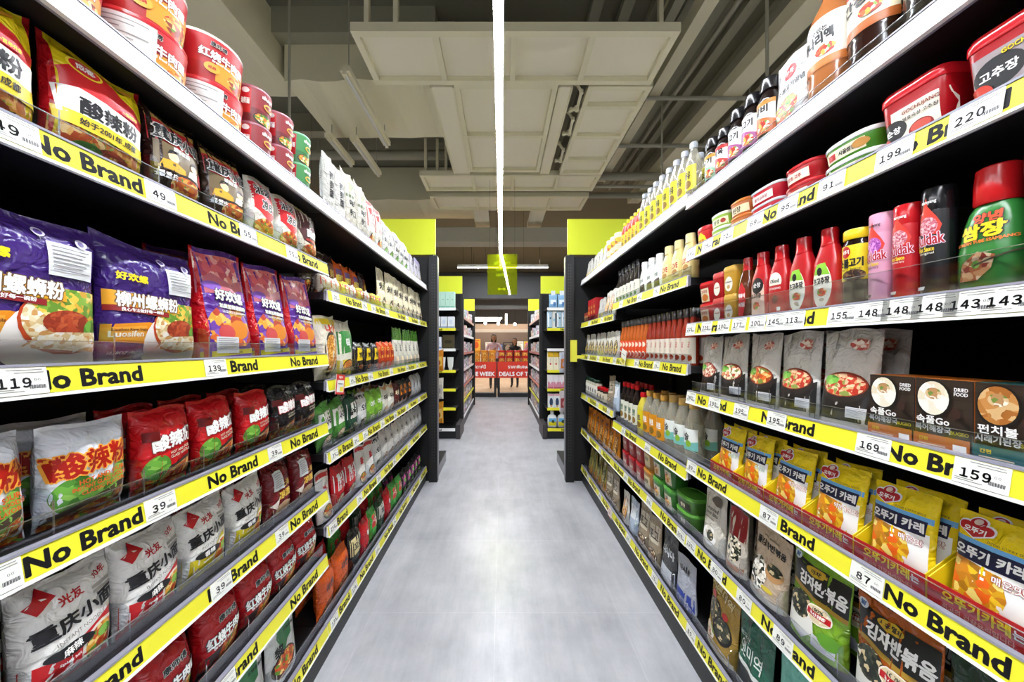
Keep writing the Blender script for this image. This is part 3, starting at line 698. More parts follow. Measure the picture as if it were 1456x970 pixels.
def cup(desc, dia, h, body, lidc, art, name='noodle_cup', cat='noodle cup', taper=.78, lidl=None):
    prof = [(taper, 0), (taper, .004)] + [(taper + (1 - taper) * (k / 6) ** .8 * .96, .004 + (h * .93 - .004) * k / 6) for k in range(1, 7)]
    mb = MB(); loft(mb, prof, body, dia / 2, dia / 2, 32); d = Design(name, desc, cat, dia, dia, h); d.part('cup', mb, 40)
    ml = MB(); z = h * .93; loft(ml, [(.97, z - .001), (1.0, z), (1.005, z + h * .045), (.985, h - .001), (.95, h), (.93, h - .002), (.2, h - .0022)], lidc, dia / 2, dia / 2, 32); d.part('lid', ml, 40, lidl)
    m2 = MB(); paint(m2, art, dia, h, wrapS(prof, dia / 2, dia / 2), .006); d.part('label', m2, 60); return d
def bowlart(st):
    a = [R(-1.6, .04, 1.6, .36, ink('a8121a')), P([(-.2, .08), (-.2, .48), (.9, .62), (1.5, .5), (1.5, .06)], ink('e0952a')), E(.75, .24, .62, .2, SPICY), E(1.15, .16, .25, .1, GREEN), T('红烧牛肉面', .05, .58, .17, W_, ink('7a0c10'), 1.5, 0, .05), T('康师傅', -.15, .80, .09, K, ink('e8e2d8'), .7), T('Braised Beef Noodle', .1, .45, .045, W_, None, 1.0), E(-.3, .30, .2, .1, ink('e0a83a')), T('经典', -.3, .30, .06, RD, None, .3)]
    if st: a += [R(-1.25, .08, -.05, .88, ink('d4d2ce'))] + [R(-1.18, .80 - k * .075, -.2 - .25 * (k % 3), .82 - k * .075, ink('8f8d8a')) for k in range(9)]
    return a
D['bowl'] = cup('big red noodle bowl', .155, .118, card('b8161d'), gloss('d8d2cc'), bowlart(False), 'noodle_bowl', 'noodle bowl', .84, 'pale film-wrapped lid')
D['bowl_st'] = cup('big red noodle bowl with a white sticker', .155, .118, card('b8161d'), gloss('c83038'), bowlart(True), 'noodle_bowl', 'noodle bowl', .84)
def cupart(c, c2): return [R(-1.5, .03, 1.5, .42, ink(c2)), E(.3, .19, .72, .17, ink('2a2018')), E(.3, .21, .64, .13, food(['e8c23a', '5f8a2a', 'd9642a', 'f0e0b0', '3d7526', 'e0a02a'], 130)), R(-1.15, .25, -.55, .90, ink('c01a22')), E(-.85, .82, .2, .07, W_), T('海鲜面', -.85, .55, .16, W_, None, .45, 0, .03), T('เส้นบุก', .35, .78, .13, W_, None, 1.1, 0, .05), E(.45, .57, .36, .09, ink('e0b04a')), E(.45, .57, .28, .05, ink(c))]
D['cup_red'] = cup('maroon noodle cup', .098, .112, card('8e2a30'), gloss('9c5a66'), cupart('8e2a30', '6e1c22'), lidl='dusty pink lid')
D['cup_green'] = cup('green noodle cup', .095, .112, card('3f8a4c'), gloss('6fae84'), cupart('3f8a4c', '2f6f3c'), lidl='mint green lid')

# sauce side, near bay
BIB = food(['c8321c', 'a8281a', 'e0a23a', '6f9a35', 'd8602a', 'ead9b0'], 120)
def sauce(desc, lab, txt, low, tc=K, h=.205, dia=.058, capc='1b1a1c', top=None, body='1f1512', seed=0, sq=True):
    r = dia / 2; pr = [(r * .92, 0), (r, .005), (r, h * .66), (r * .97, h * .70), (r * .68, h * .80), (r * .64, h * .84)]
    cp = [(r * .76, h * .825), (r * .82, h * .83), (r * .82, h * .975), (r * .76, h), (r * .3, h)]
    art = [R(-1.35, .20, 1.35, .66, ink(lab)), T(txt, .0, .55, .11, tc, None, 1.6, 0, .05), P([(-1.35, .2), (-1.35, .42), (-.2, .46), (1.35, .36), (1.35, .2)], ink(low)), E(.35, .30, .55, .085, BIB)]
    if top: art += [R(-1.35, .60, 1.35, .66, ink(top))]
    return bottle('sauce_bottle', desc, pr, mat(body, .12), cp, gloss(capc), art)
D['s_bulgogi'] = sauce('sauce bottle with a white and magenta label', 'f0efe9', '불고기', '9c4a86')
D['s_galbi'] = sauce('sauce bottle with an orange-topped label', 'efe9dc', '갈비', 'd9662a', top='c9822a')
D['s_green'] = sauce('sauce bottle with a green disc on its label', 'efe9d8', '고기', '8cc8a0', top='d9962a', h=.19)
D['s_red'] = sauce('sauce bottle with a red and white label', 'f2ece0', '제육', 'c82a26', top='c82a26', h=.185)
D['s_yellow'] = sauce('sauce bottle with a yellow and pink label', 'f0e6c0', '닭볶음', 'c86aa0', top='e8b83a', h=.195)
D['s_white'] = sauce('sauce bottle with a plain white label', 'f2f1ec', '찜닭', 'c8502a')
def bigb(desc, lab, txt, low, body, tc=K, h=.315, r=.046, cap='e8e4da', logo=True):
    pr = [(r * .9, 0), (r, .008)] + [(r * (1 if k % 2 else .965), .008 + .009 * k) for k in range(1, 9)] + [(r, .09), (r, h * .62), (r * .9, h * .7), (r * .45, h * .84), (r * .42, h * .88)]
    cp = [(r * .5, h * .875), (r * .5, h * .99), (r * .4, h)]
    return bottle('sauce_bottle', desc, pr, mat(body, .15), cp, gloss(cap), [R(-1.4, .28, 1.4, .66, ink(lab)), R(-1.4, .28, 1.4, .34, ink(low))] + ([E(-.3, .62, .5, .045, RD), T('샘표', -.3, .62, .04, W_, None, .6)] if logo else []) + [T(txt, 0, .50, .085, K, None, 1.5, .06, .05), T('맛있는', .2, .565, .035, tc, None, .9, .06), E(.45, .40, .4, .04, BIB)])
D['big_soy'] = bigb('tall dark soy sauce bottle with a cream and orange label', 'efe6cf', '간장S', 'b8622a', '2a120a')
D['big_olive'] = bigb('tall dark sauce bottle with an olive label', 'd8d2a4', '맛간장', '7a6a2a', '1c1410', logo=False)
D['big_fish'] = bigb('tall pale fish sauce bottle with an amber foot', 'e9e6e0', '까나리액', 'c87a3a', 'a8683a', logo=False)
D['meat_pouch'] = bag('sauce_pouch', 'white marinade pouch with a red crest and meat', .098, .21, .04, film('d9dbda'), [E(0, .78, .42, .085, RD), T('초록', 0, .78, .06, W_, None, .6), T('소불고기양념', .05, .60, .07, K, None, 1.6, .08, .02), T('Bulgogi Sauce', .05, .535, .025, ink('8a4a4a'), None, 1.1, .08, 0), E(.05, .30, .62, .18, BIB), E(.2, .40, .3, .05, GREEN), E(-.5, .1, .12, .02, K)], kind='pouch', seed=33, cat='sauce pouch')
D['goch_tub'] = tub('sauce_tub', 'large red pepper paste tub with a red lid', .105, .115, .125, mat('a5121a', .25), gloss('c41a24'), [R(-.55, .06, .92, .66, ink('e6ddca')), E(-.5, .36, .42, .16, K), T('순창', -.5, .36, .10, W_, None, .6), T('GOCHUJANG', .3, .57, .07, ink('8a2a22'), None, 1.0, 0, .02), T('발효숙성 고추장', .3, .47, .055, K, None, 1.0, 0, .02), E(.32, .24, .34, .12, ink('8a1c16')), E(.32, .27, .28, .07, ink('c84a3a')), E(.8, .16, .1, .05, ink('3a7a4a')), E(-.72, .16, .18, .12, ink('c02a2a')), E(-.5, .1, .12, .05, GREEN)], ex=6, taper=.84, lidh=.18)
D['goch_tub2'] = tub('sauce_tub', 'large red pepper paste tub with a silver and gold label', .105, .115, .125, mat('a5121a', .25), gloss('c41a24'), [R(-.92, .06, .92, .70, ink('9c8f90')), E(-.2, .42, .55, .2, K), T('고추장', -.2, .42, .12, W_, None, .8), T('GOCHUJANG', .4, .62, .07, YL, K, 1.0), E(-.6, .2, .3, .14, ink('c8321c')), R(-.92, .06, .92, .14, ink('8a1016'))], ex=6, taper=.84, lidh=.18)
D['green_tub'] = tub('sauce_tub', 'flat round green paste tub with a white rim', .128, .11, .047, mat('3f7a1e', .25), gloss('e4e8e6'), [R(-.75, .12, .62, .62, ink('e6dec0')), R(-.6, .2, -.3, .5, RD), T('시골쌈장', .1, .36, .22, K, None, .55), E(.5, .4, .22, .2, ink('b8823a'))], ex=2.8, taper=.9, lidh=.26)
D['red_tub'] = tub('sauce_tub', 'flat round red paste tub with a pale label', .108, .1, .05, mat('a8141c', .25), gloss('c22028'), [R(-.8, .14, .55, .62, ink('e4d8c4')), T('태양초 고추장', -.15, .38, .2, RD, None, 1.1), R(.25, .2, .5, .55, W_)], ex=2.6, taper=.9)
D['red_flat'] = tub('sauce_tub', 'flat red paste tub with a white lid', .118, .1, .048, mat('b0182a', .25), gloss('d3d6de'), [R(-.7, .14, .6, .6, ink('e4dcd6')), T('딸기고추장', -.1, .36, .2, ink('a83a4a'), None, 1.0)], ex=4, taper=.92, lidh=.2)
D['orange_tub'] = tub('sauce_tub', 'flat orange soybean paste tub', .098, .1, .052, mat('b8642a', .3), gloss('c8702e'), [R(-.8, .1, .8, .6, ink('e0cfa4')), T('된장', .05, .36, .34, K, None, 1.0), E(-.6, .35, .18, .2, ink('5a3018'))], ex=2.6, taper=.92)
D['lime_tub'] = tub('sauce_tub', 'flat lime green paste tub with a white lid', .1, .1, .05, mat('8fb83a', .3), gloss('dfe6da'), [R(-.8, .1, .8, .6, ink('dfe0b8')), T('쌈장', .0, .36, .3, ink('3a5a1a'), None, 1.0), E(.55, .35, .16, .16, ink('a83a2a'))], ex=2.6, taper=.92)
D['heart'] = tub('sauce_tub', 'red and yellow hot pepper paste tub', .08, .09, .085, mat('c8161c', .3), gloss('b8141a'), [P([(-.8, .1), (.8, .1), (.5, .55), (0, .75), (-.5, .55)], YL), T('매운', 0, .33, .2, RD, None, 1.2)], ex=3, taper=.85)

def squeeze(desc, body, art, h=.21, w=.066, d_=.046, capc='b5141b', cat='sauce bottle', cr=.55):
    pr = [(.86, 0), (.97, .006), (1.0, .02), (1.0, h * .52), (.93, h * .62), (.74, h * .72), (.62, h * .785), (.60, h * .80)]
    mb = MB(); loft(mb, pr, body, w / 2, d_ / 2, 32, 2.6); dd = Design('sauce_bottle', desc, cat, w, d_, h); dd.part('bottle', mb, 45)
    c = MB(); cp = [(cr * 1.02, h * .79), (cr * 1.06, h * .80), (cr * 1.06, h * .83), (cr, h * .84), (cr, h * .97), (cr * .94, h), (cr * .3, h)]
    loft(c, cp, gloss(capc), w / 2, w / 2 * .82, 28); dd.part('cap', c, 40)
    if art:
        m2 = MB(); paint(m2, art, w, h, wrapS(pr, w / 2, d_ / 2, 2.6), .006); dd.part('label', m2, 60)
    return dd
D['sq_cho'] = squeeze('red squeeze bottle with a leafy chogochujang label', mat('b5161c', .28), [E(.0, .32, .72, .27, ink('f0ecdc')), P([(-.6, .46), (-.35, .58), (.3, .59), (.62, .44)], ink('8cc83a')), E(-.1, .49, .2, .05, K), T('초고추장', 0, .375, .085, K, None, 1.2, .04, .04), E(.1, .24, .36, .05, BIB), E(.1, .15, .2, .02, ink('b8a890'))])
D['sq_of'] = squeeze('red squeeze bottle with a white half-round label', mat('b5161c', .28), [E(0, .50, .66, .13, ink('f0ecdc')), R(-.8, .30, .8, .45, ink('b5161c')), T('Ofood', 0, .51, .055, K, None, .9), T('GOCHUJANG', 0, .40, .035, ink('f0d8d0'), None, 1.2), E(.1, .25, .28, .06, ink('6a0c10')), R(.3, .09, .6, .14, W_)])
D['sq_dark'] = squeeze('red squeeze bottle with a black and pink label', mat('b5161c', .28), [P([(-.8, .06), (.8, .06), (.75, .5), (.2, .6), (-.7, .5)], ink('e8c4b0')), E(.1, .50, .62, .12, K), T('순창', .1, .51, .07, W_, None, .8), T('초고추장', 0, .35, .07, K, None, 1.1, 0, .04), E(.05, .2, .4, .06, BIB)])
D['glaze'] = squeeze('clear brown syrup bottle with a red shaped label', mat('5a2a14', .12), [P([(-.6, .08), (-.5, .5), (0, .62), (.55, .5), (.6, .3), (.3, .08)], ink('c81a24')), T('떡볶이', 0, .40, .07, W_, None, 1.0, 0, .04), T('비빔', 0, .26, .07, W_, None, 1.0, 0, .04)], w=.055)
JP = [(.90, 0), (1.0, .006), (1.0, .145), (.96, .153), (.84, .16), (.84, .163)]
D['jar'] = bottle('sauce_jar', 'dark marinade jar with a yellow lid and label', [(r * .0285, z) for r, z in JP], mat('1c100c', .12), [(.0265, .162), (.0275, .164), (.0275, .182), (.026, .185), (.01, .185)], gloss('e8c81c'), [R(-1.35, .36, 1.35, .80, ink('e8cf20')), E(-.15, .72, .34, .075, RD), T('오뚜기', -.15, .72, .05, W_, None, .5), T('소불고기', .1, .58, .11, K, None, 1.6, 0, .045), T('Original Bulgogi', .1, .5, .035, K, None, 1.4, 0, 0), E(.35, .42, .7, .07, food(['3a2418', '5a3a22', '241410', '7a5a3a'], 260))], cat='sauce jar', caplabel='yellow lid')
def buldak(desc, body, flame, tc, sub, h=.2):
    r = .0213; pr = [(r * .97, 0), (r, .003), (r, h * .78), (r * .99, h * .80)]
    return bottle('hot_sauce_bottle', desc, pr, mat(body, .22), [(r * .99, h * .80), (r, h * .805), (r, h * .985), (r * .95, h), (r * .3, h)], gloss(body), [
        R(-1.2, .06, 1.2, .79, ink(body)), P([(-.7, .60), (-.75, .68), (-.3, .84), (-.1, .92), (0, .84), (.5, .74), (.8, .66), (.6, .58)], ink('d83a2a')), E(-.05, .66, .62, .085, flame), T('samyang', .05, .87, .03, tc, None, .9, 0, .02), T('Buldak', .02, .545, .10, RD, ink('e8d4e4'), 1.75, .05, .02), T('Hot Sauce', -.1, .46, .04, ink('e8c83a'), None, 1.0, .03), T(sub, -.05, .42, .028, tc, None, .9, .03, 0), R(-.75, .10, .1, .13, tc), P([(-.2, .08), (.2, .22), (.95, .24), (.95, .04)], ink(body))], cat='hot sauce')
FLM = food(['d8a0a8', 'c86a7a', 'e8c0c4', 'b84a5a'], 300)
D['buldak_pink'] = buldak('pink hot sauce bottle', 'd89ab4', food(['b85ab0', 'd890d0', '8a3a9a'], 300), K, 'Carbonara')
D['buldak_red'] = buldak('red hot sauce bottle with a flame', 'c0161e', FLM, W_, 'Extremely Spicy')
D['buldak_black'] = buldak('black hot sauce bottle with a flame', '161518', FLM, W_, 'Original', .212)
SP = [(.80, 0), (.95, .006), (1.0, .03), (1.0, .075), (.86, .12), (.70, .145), (.56, .156)]
D['ssamjang'] = bottle('sauce_tube', 'green paste tube with a red cap', [(r * .041, z) for r, z in SP], mat('2f7a32', .24), [(.0245, .155), (.026, .158), (.0255, .19), (.0235, .215), (.02, .218), (.005, .218)], gloss('c41a1e'), [
    T('양념', .1, .60, .075, ink('d8522a'), K, .9, .06, .05), T('쌈장', .0, .50, .115, YL, K, 1.2, .06, .06), T('KOREAN TUBE SSAMJANG', .05, .415, .03, ink('e87a2a'), None, 1.6, .04, .04), P([(-.6, .12), (-.5, .26), (.0, .34), (.45, .30), (.35, .2), (.0, .12)], food(['d8a87a', 'c88a5a', 'b0623a', '8a2f1c', 'e8c8a0'], 130)), E(-.05, .24, .12, .03, GREEN), P([(-.1, .24), (1.0, .33), (1.0, .318), (-.1, .225)], ink('5a4a3a'))], ax=1, ay=.85, ex=2.3, cat='paste tube', n=28, caplabel='red screw cap')
D['black_box'] = boxp('sauce_box', 'black and red carton', .085, .1, .225, card('171518'), [R(-1, .78, 1, .93, ink('b81a20')), T('HOT', -.2, .62, .06, ink('e85a2a'), None, .9, 0, .05), R(-.8, .2, .3, .23, ink('7a7a7a'))], cat='carton')
D['box_red_small'] = tub('sauce_tub', 'square red tub with a pale oval label', .056, .08, .095, mat('a8141c', .25), gloss('c84a4a'), [E(0, .36, .62, .26, ink('efe6d4')), T('YANGJANG', 0, .40, .07, RD, None, 1.0, 0, .03)], ex=7, taper=.94)
D['box_gold'] = tub('sauce_tub', 'square mustard tub with a pale oval label', .062, .08, .1, mat('c0902a', .3), gloss('c8a04a'), [E(0, .36, .62, .26, ink('efe6d4')), T('DOENJANG', 0, .42, .07, K, None, 1.0, 0, .03), E(0, .26, .25, .07, ink('c8a060'))], ex=7, taper=.94)
D['tub_round_red'] = tub('sauce_tub', 'red tub with a flared lid and cream label', .09, .09, .085, mat('a8121a', .25), gloss('b8141c'), [R(-.6, .08, .5, .7, ink('e4d4b4')), T('고추장', -.05, .55, .14, RD, None, .9), E(0, .28, .4, .16, ink('c8722a'))], ex=4, taper=.82)

def stew(desc, pal, seed, top='d0cbc2'):
    return bag('stew_pouch', desc, .118, .222, .05, film(top), [P([(-.95, 0), (-.95, .42), (-.6, .34), (.6, .34), (.95, .42), (.95, 0)], ink('1c1816')), E(0, .40, .86, .16, ink('2a2422')), E(0, .43, .80, .13, ink('8a2f1a')), E(0, .425, .74, .115, pal), E(-.45, .47, .3, .05, GREEN), T('맛있는 국물', -.45, .78, .03, ink('6a6660'), None, 1.0, 1.35, 0), E(.35, .84, .32, .06, food(['c86a5a', 'e0a890', 'b84a3a', 'efe0d0'], 120)), R(-.5, .80, -.44, .98, ink('8a867e')), R(-.95, 0, .95, .06, ink('c8c2b4'))], kind='pouch', seed=seed, cat='stew pouch', sticker=(.25, .10, .85, .21))
D['stew1'] = stew('grey stew pouch with a dumpling pot', food(['e8b86a', 'd86a2a', 'a8421c', 'f0dcb0', 'c8521d', '7a8a3a'], 100), 37)
D['stew2'] = stew('grey stew pouch with a seafood pot', food(['e8d4b8', 'd88a5a', 'b0482a', 'f0e4d0', '7a8a3a'], 110), 38, 'c4bfb6')
D['stew3'] = stew('grey stew pouch with a red noodle pot', food(['e0a070', 'c8402a', 'f0c8a0', 'b83020', 'e8b890', '8a9a4a'], 150), 39, 'cfcbc4')
D['stew_slim'] = stew('slim grey stew pouch', food(['c8826a', 'e8c4a8', 'b0482a', 'f0e4d0'], 120), 41, 'c8c4bc')
def soupbox(desc, band, bowl, t1, t2, t3, edge):
    return boxp('soup_box', desc, .0735, .085, .128, card('2a211d'), [R(-1, 0, 1, 1, ink('362a23'))] + [R(-1, .38 + k * .12, 1, .385 + k * .12, ink('241b17')) for k in range(6)] + [E(-.3, .72, .66, .27, ink('1a1614')), E(-.32, .735, .58, .235, bowl), E(-.3, .80, .3, .08, food(['b88a5a', 'd8b88a', '6f8a3a', 'efe6d4'], 120)), P([(.35, .62), (.6, .52), (.95, .42), (.95, .36), (.5, .48)], ink('1c1412')), E(.5, .56, .17, .07, ink('3a2420')),
        T('DRIED', .68, .88, .045, W_, None, .45), T('FOOD', .68, .82, .045, W_, None, .45), T(t1, -.3, .43, .11, W_, None, 1.2, 0, .03), T(t2, -.28, .315, .09, W_, None, 1.3, 0, .04), T(t3, .66, .30, .045, ink('d8c81c'), None, .6), R(-1, 0, 1, .23, ink(band)), R(.45, .05, .9, .15, W_), R(-.8, .08, .2, .095, ink('e8d8c0')), T('간편', -.6, .16, .05, ink('d8c02a'), None, .35)], top=card(edge), side=card(edge), cat='soup box')
D['soup_o1'] = soupbox('orange and brown dried soup box with a milky bowl', 'd9782a', food(['efe6d0', 'e8dcc0', 'f5f0e4'], 60), '속풀Go', '북어해장국', 'BUGEO', 'd8782a')
D['soup_t'] = soupbox('teal and brown dried soup box with an amber bowl', '1f6a6a', food(['b87a3a', 'c88a4a', 'a8662a', 'd8b07a'], 80), '펀치볼', '시래기된장', 'SIRAEGI', '1f5a58')

def curry(desc, sub, subc, seed):
    return bag('curry_pouch', desc, .104, .168, .03, film('f0d21a'), [R(-.9, .02, .9, .56, W_), P([(-.9, .02), (-.9, .54), (.3, .50), (.45, .3), (.2, .02)], CURRY), R(-.95, .68, .95, .745, ink('6aa8d8')), P([(-.95, .70), (.85, .70), (.8, .53), (-.95, .53)], ink('16183a')), T('오뚜기 카레', -.06, .615, .105, W_, None, 1.65, 0, .05), T(sub, .45, .45, .07, W_, ink(subc), .9, 0, .03),
        E(-.42, .915, .22, .062, W_), E(-.66, .865, .20, .058, W_), E(-.18, .865, .20, .058, W_), P([(-.87, .87), (.03, .87), (.0, .83), (-.42, .752), (-.84, .83)], W_), E(-.42, .915, .18, .050, RD), E(-.66, .862, .16, .046, RD), E(-.18, .862, .16, .046, RD), P([(-.81, .865), (-.03, .865), (-.06, .83), (-.42, .768), (-.78, .83)], RD), E(-.42, .925, .10, .03, ink('efd8c8')), T('오뚜기', -.42, .84, .055, W_, None, .62, 0, .05), T('OTOKI CURRY SPICE', .38, .775, .022, K, None, .9, 0, 0)], kind='pillow', seed=seed, cat='curry pouch', crease=.5)
D['curry_hot'] = curry('yellow curry pouch with red hot-flavour lettering', '매운맛', 'a83226', 43)
D['curry_mid'] = curry('yellow curry pouch with brown medium-flavour lettering', '약간매운맛', 'b8622a', 44)
D['curry_mild'] = curry('yellow curry pouch with green mild-flavour lettering', '순한맛', '3a8a4a', 45)
# open display tray: red front, yellow slanting sides
m = MB(); w = .118; dd = .11; r_ = card('b3141a'); y_ = card('ecd01a')
m.box(-w / 2, -dd / 2, 0, w / 2, dd / 2, .002, y_); m.box(-w / 2, -dd / 2, .002, w / 2, -dd / 2 + .0015, .042, r_); m.box(-w / 2, dd / 2 - .0015, .002, w / 2, dd / 2, .12, y_)
for sx in (-1, 1):
    x = sx * (w / 2 - .00075); pr = [(-dd / 2 + .0015, .002), (dd / 2 - .0015, .002), (dd / 2 - .0015, .12), (.005, .085), (-dd / 2 + .0015, .042)]
    k = len(pr); m.add([(x - .0007, a, b) for a, b in pr] + [(x + .0007, a, b) for a, b in pr], [tuple(range(k)), tuple(range(2 * k - 1, k - 1, -1))] + [(i, k + i, k + (i + 1) % k, (i + 1) % k) for i in range(k)], y_)
m2 = MB(); paint(m2, [T('오뚜기카레', -.02, .025 / .042, .42, YL, None, 1.3, 0, .04), T('는', .78, .6, .3, W_, None, .3), T('최고의 건강요리입니다.', .05, .2, .2, ink('e8b8a8'), None, 1.4, 0, .02)], w, .042, lambda x, z, off: (x, -dd / 2 - off, z), None)
D['tray'] = Design('display_tray', 'red-fronted yellow curry display tray', 'display tray', w, dd, .12).part('tray', m, None).part('front_print', m2, None)

D['ban_white'] = bag('laver_pouch', 'cream pouch with black lettering and a dark round label', .12, .21, .055, film('cfc9bc'), [T('Seasoned', -.1, .70, .06, K, None, 1.2, 0, .03), T('Laver Bits', -.1, .62, .06, K, None, 1.1, 0, .03), R(-.7, .52, .2, .54, ink('77726a')), E(.3, .86, .5, .08, ink('6a6258')), E(0, .25, .6, .16, WHF), E(.1, .26, .3, .09, WEED)], kind='pouch', seed=51, cat='seaweed pouch')
D['ban_red'] = bag('laver_pouch', 'slim pouch with a deep red top', .085, .205, .05, film('cfc4b4'), [R(-.95, .55, .95, 1, ink('8c1a1e')), E(0, .38, .75, .2, food(['2c352a', 'efe6d4', '11150f', 'd8ccb0'], 120)), R(-.9, .06, .9, .14, ink('a86a3a'))], kind='pouch', seed=52, cat='seaweed pouch')
D['ban_beige'] = bag('laver_pouch', 'beige roasted laver pouch with rice and seaweed', .125, .205, .06, film('c3ad94'), [T('돌김자반볶음', 0, .76, .10, K, None, 1.6, -.03, .05), R(-.4, .86, .4, .88, ink('8a7a66')), E(-.35, .33, .5, .24, food(['efe9dc', 'd8d0c0', '3a3d2c', '1d241c', 'f5f3ec'], 130)), E(.45, .46, .42, .12, ink('b88a5a')), E(.45, .5, .36, .08, WEED), E(.3, .2, .3, .03, ink('d8c040')), R(-.95, 0, .95, .08, ink('d8d2c8'))], kind='pouch', seed=53, cat='seaweed pouch')
def jaban(desc, body, low, sub, seed):
    return bag('laver_pouch', desc, .142, .215, .06, film(body), [P([(-.95, .90), (.97, .90), (.97, .55), (-.2, .58), (-.95, .64)], ink('191a1a')), P([(-.95, .64), (-.2, .58), (.97, .55), (.97, .50), (-.2, .53), (-.95, .59)], ink('a8842a')), T('김자반볶음', .15, .70, .15, W_, None, 1.55, -.04, .045), E(-.05, .845, .34, .05, ink('c8a42a')), T(sub, -.05, .845, .05, K, None, .55),
        P([(-.95, .45), (-.5, .52), (.1, .42), (.2, .2), (-.2, .05), (-.95, .1)], ink('e4e2da')), E(-.45, .40, .44, .15, WEED), E(.25, .42, .42, .10, ink('efe6d4')), E(.25, .42, .38, .088, ink('d8c8a0')), R(-.12, .385, .62, .445, RD), T('국산원초', .25, .415, .04, W_, None, .6), T('100%', .25, .47, .035, K, None, .4), E(.65, .22, .3, .08, ink(low)), R(-.95, .93, -.6, 1.0, ink(body)), E(-.78, .91, .14, .045, ink('dfe8ef')), T('鮮', -.78, .91, .05, ink('2a5aa0'), None, .2)], kind='pouch', seed=seed, cat='seaweed pouch', sticker=(.15, .07, .8, .2))
D['jaban_green'] = jaban('black and lime green laver flake pouch', '7fae2e', '5f9a2a', '야채', 55)
D['jaban_orange'] = jaban('black and orange laver flake pouch', 'a8541f', 'd8722a', '새우멸치', 56)
D['seaweed_gold'] = bag('seaweed_pouch', 'gold seaweed pouch with dark bowls', .15, .25, .06, film('a8873a'), [T('자른미역', -.1, .82, .12, ink('d8c48a'), ink('6a5420'), 1.6, -.2, .04), E(-.4, .52, .5, .17, ink('171412')), E(-.4, .53, .42, .13, WEED), E(.3, .36, .55, .18, ink('171412')), E(.3, .37, .46, .14, WEED), E(-.5, .2, .4, .12, food(['e8ddcc', 'c86a4a', 'd8c8a8', '6f8a3a'], 90)), E(-.55, .72, .2, .05, ink('c8281c')), E(.35, .57, .18, .05, ink('c8281c')), R(-.95, 0, .95, .06, ink('d8ccb0'))], kind='pouch', seed=57, cat='seaweed pouch')
D['seaweed_green'] = bag('seaweed_pouch', 'dark green seaweed pouch with white brush lettering', .14, .24, .05, film('1f5a46'), [T('옛미역', -.1, .52, .20, ink('d8e0d8'), None, 1.3, -.05, .01), T('완도산', -.5, .68, .07, ink('b8c8bc'), None, .7, -.05, .01), R(-.5, .86, -.2, .98, ink('1a2a2a')), R(-.95, .30, .95, .36, ink('d0d4cf')), R(-.95, 0, .95, .30, ink('23282a'))], kind='pouch', seed=58, cat='seaweed pouch')
D['seaweed_teal'] = bag('seaweed_pouch', 'pale teal pouch with a dark badge', .13, .24, .05, film('6fb8a8'), [R(.0, .30, .6, .62, ink('23303a')), E(.3, .42, .25, .06, ink('6a9ac8')), R(-.7, .75, .3, .77, ink('4f9a8c'))], kind='pouch', seed=59, cat='seaweed pouch')
D['seaweed_green2'] = bag('seaweed_pouch', 'dark bottle-green pouch with a pale label', .13, .23, .05, film('20382c'), [R(-.5, .5, .6, .75, ink('c8d0c4')), E(0, .3, .5, .12, WEED)], kind='pouch', seed=60, cat='seaweed pouch')

# ------------------------------------------------------------------ simpler packs of the farther bays
def fb(key, desc, body, panel, txt, tcol, pal, w=.105, h=.19, t=.05, kind='pillow', seed=1, top=None, txt_z=.60, txt_h=.17, cat='noodle bag', name='noodle_bag', bowl=.16, low=None, vert=False):
    hp = film(body); art = []
    if low: art.append(R(-.94, 0, .94, .30, ink(low)))
    if panel: art.append(P([(-.9, .80), (.9, .84), (.9, .45), (-.9, .40)], ink(panel)))
    if pal is not None: art += [E(.05, bowl, .72, bowl * .9, ink('2a201a')), E(.05, bowl * 1.03, .64, bowl * .74, pal)]
    if txt:
        if vert:
            for i, ch in enumerate(txt): art.append(T(ch, -.2, txt_z + .13 - i * .145, .12, ink(tcol), None, 1.0, 0, .05))
        else: art.append(T(txt, 0, txt_z, txt_h, ink(tcol), None, 1.6, .06, .05))
    if top: art.append(R(-.94, .86, .94, .95, ink(top)))
    mb, S = sheet(w, h, t, kind, seed, hp, (), None, None, nx=12, nz=16); paint(mb, art, w, h, S, .016)
    d = Design(name, desc, cat, w, t, h); d.part('bag', mb, 60); D[key] = d
fb('f_long', 'tall white noodle pack with black brush characters', 'bcbab3', None, '荞麦面', '18161a', None, .09, .27, .05, seed=61, vert=True, txt_z=.5, name='noodle_pack', cat='noodle pack')
fb('f_food', 'tall white noodle pack with garnished bowl', 'dcd8ca', None, '家味面', '18161a', None, .11, .30, .06, seed=62, vert=True, txt_z=.34, name='noodle_pack', cat='noodle pack')
D['f_food'] = bag('noodle_pack', 'tall white noodle pack with garnished bowl', .11, .30, .06, film('c4c0b2'), [R(-.9, .55, .9, .6, ink('5a6a4a')),E(0, .74, .62, .13, ink('c9bfa0')), E(0, .75, .54, .1, food(['6fae3f', 'e0c48a', '3d7526', 'efe0c0', 'd8a060'], 90)), T('味', -.3, .46, .10, K, None, .6), T('家', .2, .48, .08, K, None, .6), T('手工面', 0, .30, .11, K, None, 1.3), R(-.9, .06, .9, .14, ink('a8a498'))], seed=62, cat='noodle pack')
fb('f_red', 'red-topped white noodle pack', 'c2bdb2', 'b0241a', '拉面', 'f4f3ef', SPICY, .11, .27, .055, seed=63, top='b8241c', name='noodle_pack', cat='noodle pack')
fb('f_blk', 'white noodle pack with a black panel', 'bfbdb8', '1c1a1c', '冷面', 'efece6', GREEN, .10, .24, .05, seed=64, name='noodle_pack', cat='noodle pack')
